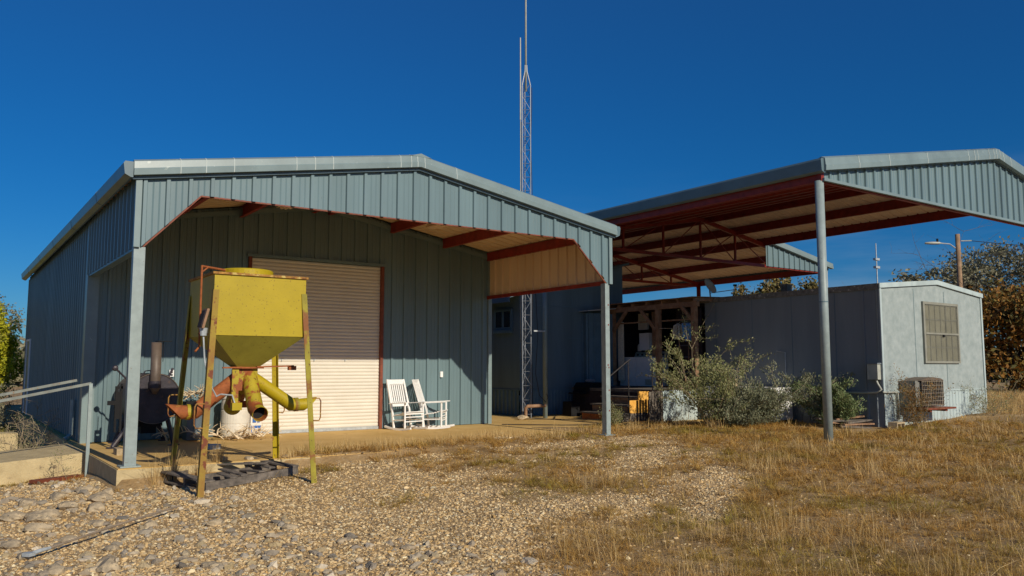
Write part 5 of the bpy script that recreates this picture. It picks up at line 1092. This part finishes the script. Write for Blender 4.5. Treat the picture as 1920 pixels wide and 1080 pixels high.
parts_left = (stones(7500, r, 5.4, 16, 1.0, .018, .065, IV, IF, keep_left))
Vl, Fl = parts_left
o = fast_mesh('coarse_gravel', Vl, Fl, mat('grey_coarse_gravel', (1, 1, 1), .88, var=.3, vscale=20, bump=.6, bscale=50, island=[(.13, .11, .085), (.34, .27, .18), (.22, .185, .14), (.48, .39, .26), (.17, .15, .12), (.40, .30, .15), (.27, .235, .185), (.58, .49, .35)], coord='World'), kind='stuff'); tag(o, 'coarser grey field stones spread in the near left gravel', 'gravel')
off = 0; VV = []; FF = []
for V, F in parts: VV.append(V); FF.append(F+off); off += len(V)
o = fast_mesh('gravel', np.concatenate(VV), np.concatenate(FF), M['stone'], kind='stuff'); tag(o, 'tan and grey crushed limestone gravel over the yard', 'gravel')
def blades(x, y, L, wd, lean, r):
    n = len(x); a = r.uniform(0, 6.28, n); d = np.stack([np.cos(a), np.sin(a)], 1); z = gz(x, y)-.005
    side = np.stack([-d[:, 1], d[:, 0], r.normal(size=n)*.4], 1)*wd[:, None]*.5
    V = []
    for t_, k in ((0, 1), (.5, .8), (1, .12)):
        p = np.stack([x, y, z], 1); p[:, :2] += d*(L*lean*t_**1.4)[:, None]; p[:, 2] += L*(t_*np.sqrt(np.maximum(.05, 1-np.minimum(lean, .97)**2)))*(1-.25*t_*lean)
        V.append(p-side*k); V.append(p+side*k)
    V = np.stack(V, 1).reshape(-1, 3); i = np.arange(n)[:, None]*6
    return V, np.concatenate([i+np.array([[0, 1, 3, 2]]), i+np.array([[2, 3, 5, 4]])])
def clump_blades(nc, nb, r, rmin, rmax, p, lmin, lmax, wfac, keep, a1=1.38):
    x, y = polar(nc, r, rmin, rmax, p, -.1, a1); k = keep(x, y, r); x, y = x[k], y[k]; nc = len(x)
    sc_ = r.uniform(.5, 1.25, nc)*(1+.3*noise2(x, y, .6)).clip(.4, 1.7); ix = np.repeat(np.arange(nc), nb); n = len(ix)
    a = r.uniform(0, 6.28, n); bias = r.uniform(0, 6.28, nc)[ix]; a = np.where(r.uniform(size=n) < .45, bias+.7*r.normal(size=n), a)
    rad = np.abs(r.normal(size=n))*.05*sc_[ix]; bx, by = x[ix]+np.cos(a)*rad, y[ix]+np.sin(a)*rad
    L = r.uniform(lmin, lmax, n)*sc_[ix]; lean = np.clip(np.abs(r.normal(size=n))*.5+.55, 0, 1.3)
    wd = wfac*np.maximum(np.hypot(bx, by), 6)*r.uniform(.6, 1.3, n); z = gz(bx, by)-.005
    d = np.stack([np.cos(a), np.sin(a)], 1); side = np.stack([-d[:, 1], d[:, 0], r.normal(size=n)*.4], 1)*wd[:, None]*.5
    V = []
    for t_, kk in ((0, 1), (.5, .85), (1, .12)):
        th = lean*(.45+.75*t_); pz_ = np.maximum(L*t_*np.cos(np.minimum(th, 1.5)), .004)+.006; h_ = L*t_*np.sin(np.minimum(th, 1.5))
        q = np.stack([bx, by, z], 1); q[:, :2] += d*h_[:, None]; q[:, 2] += pz_; V.append(q-side*kk); V.append(q+side*kk)
    V = np.stack(V, 1).reshape(-1, 3); i = np.arange(n)[:, None]*6
    return V, np.concatenate([i+np.array([[0, 1, 3, 2]]), i+np.array([[2, 3, 5, 4]])])
def grass_batch(n, r, rmin, rmax, p, lmin, lmax, wfac, lean0, keep, a1=1.38):
    x, y = polar(n, r, rmin, rmax, p, -.1, a1); k = keep(x, y, r); x, y = x[k], y[k]; n = len(x); dist = np.hypot(x, y)
    L = r.uniform(lmin, lmax, n)*(1+.35*noise2(x, y, .8)); wd = wfac*np.maximum(dist, 6)*r.uniform(.6, 1.3, n)
    return blades(x, y, L, wd, np.clip(lean0+.3*r.normal(size=n), .05, .98), r)
def keep_grass(x, y, r): return (~inside_struct(x, y)) & (r.uniform(0, 1, len(x)) < grassw(x, y)) 
r = np.random.default_rng(202)
GB = [grass_batch(170000, r, 5.0, 20, .8, .04, .13, .00040, .99, keep_grass),
      clump_blades(9500, 38, r, 5.0, 22, .75, .05, .18, .00034, keep_grass),
      grass_batch(20000, r, 5.0, 24, .9, .05, .15, .00035, .8, lambda x, y, q: keep_grass(x, y, q) & (noise2(x, y, .7) > .0)),
      grass_batch(70000, r, 15, 45, .9, .06, .18, .0005, .85, lambda x, y, q: (~inside_struct(x, y)) & (grassw(x, y) > .5) & ((x > 11.5)))]
off = 0; VV = []; FF = []
for V, F in GB: VV.append(V); FF.append(F+off); off += len(V)
o = fast_mesh('dry_lawn', np.concatenate(VV), np.concatenate(FF), M['grass'], kind='stuff'); tag(o, 'matted dry golden grass over the right of the yard', 'grass')
# taller straw stalks clumped in the lawn
cx_, cy_ = polar(260, r, 5.2, 20, .8, .35, 1.3); k = grassw(cx_, cy_) > .85; cx_, cy_ = cx_[k], cy_[k]; ix = r.integers(0, len(cx_), 9000)
x = cx_[ix]+r.normal(size=9000)*.13; y = cy_[ix]+r.normal(size=9000)*.13; k = ~inside_struct(x, y); x, y = x[k], y[k]
V, F = blades(x, y, r.uniform(.10, .34, len(x)), .0004*np.hypot(x, y), np.clip(.5+.3*r.normal(size=len(x)), .02, .95), r)
o = fast_mesh('tall_straw', V, F, M['straw'], kind='stuff'); tag(o, 'taller pale straw stalks standing in the dry lawn', 'grass')
# weeds by the slab edge, right bank, and green strip left of the ramp
x = r.uniform(4.2, 12.5, 3200); y = np.interp(x, *YB)+r.normal(size=len(x))*.14+.02; V, F = blades(x, y, r.uniform(.05, .22, len(x)), np.full(len(x), .006), np.clip(.5+.3*r.normal(size=len(x)), .05, .95), r)
o = fast_mesh('slab_edge_weeds', V, F, M['straw'], kind='stuff'); tag(o, 'dry weeds growing along the concrete slab edge', 'weeds')
x = r.uniform(-8, 1.9, 40000); y = r.uniform(16.8, 30, 40000); V, F = blades(x, y, r.uniform(.06, .2, len(x)), np.full(len(x), .012), np.clip(.5+.3*r.normal(size=len(x)), .05, .95), r)
o = fast_mesh('green_grass_strip', V, F, M['greengrass'], kind='stuff'); tag(o, 'green and straw grass left of the long workshop wall', 'grass')
x = r.uniform(21.8, 30, 16000); y = r.uniform(9.3, 14, 16000); k = ~inside_struct(x, y); x, y = x[k], y[k]; V, F = blades(x, y, r.uniform(.1, .34, len(x)), np.full(len(x), .007), np.clip(.35+.3*r.normal(size=len(x)), .02, .95), r)
o = fast_mesh('bank_weeds', V, F, M['straw'], kind='stuff'); tag(o, 'tall dry weeds on the bank right of the trailer', 'weeds')
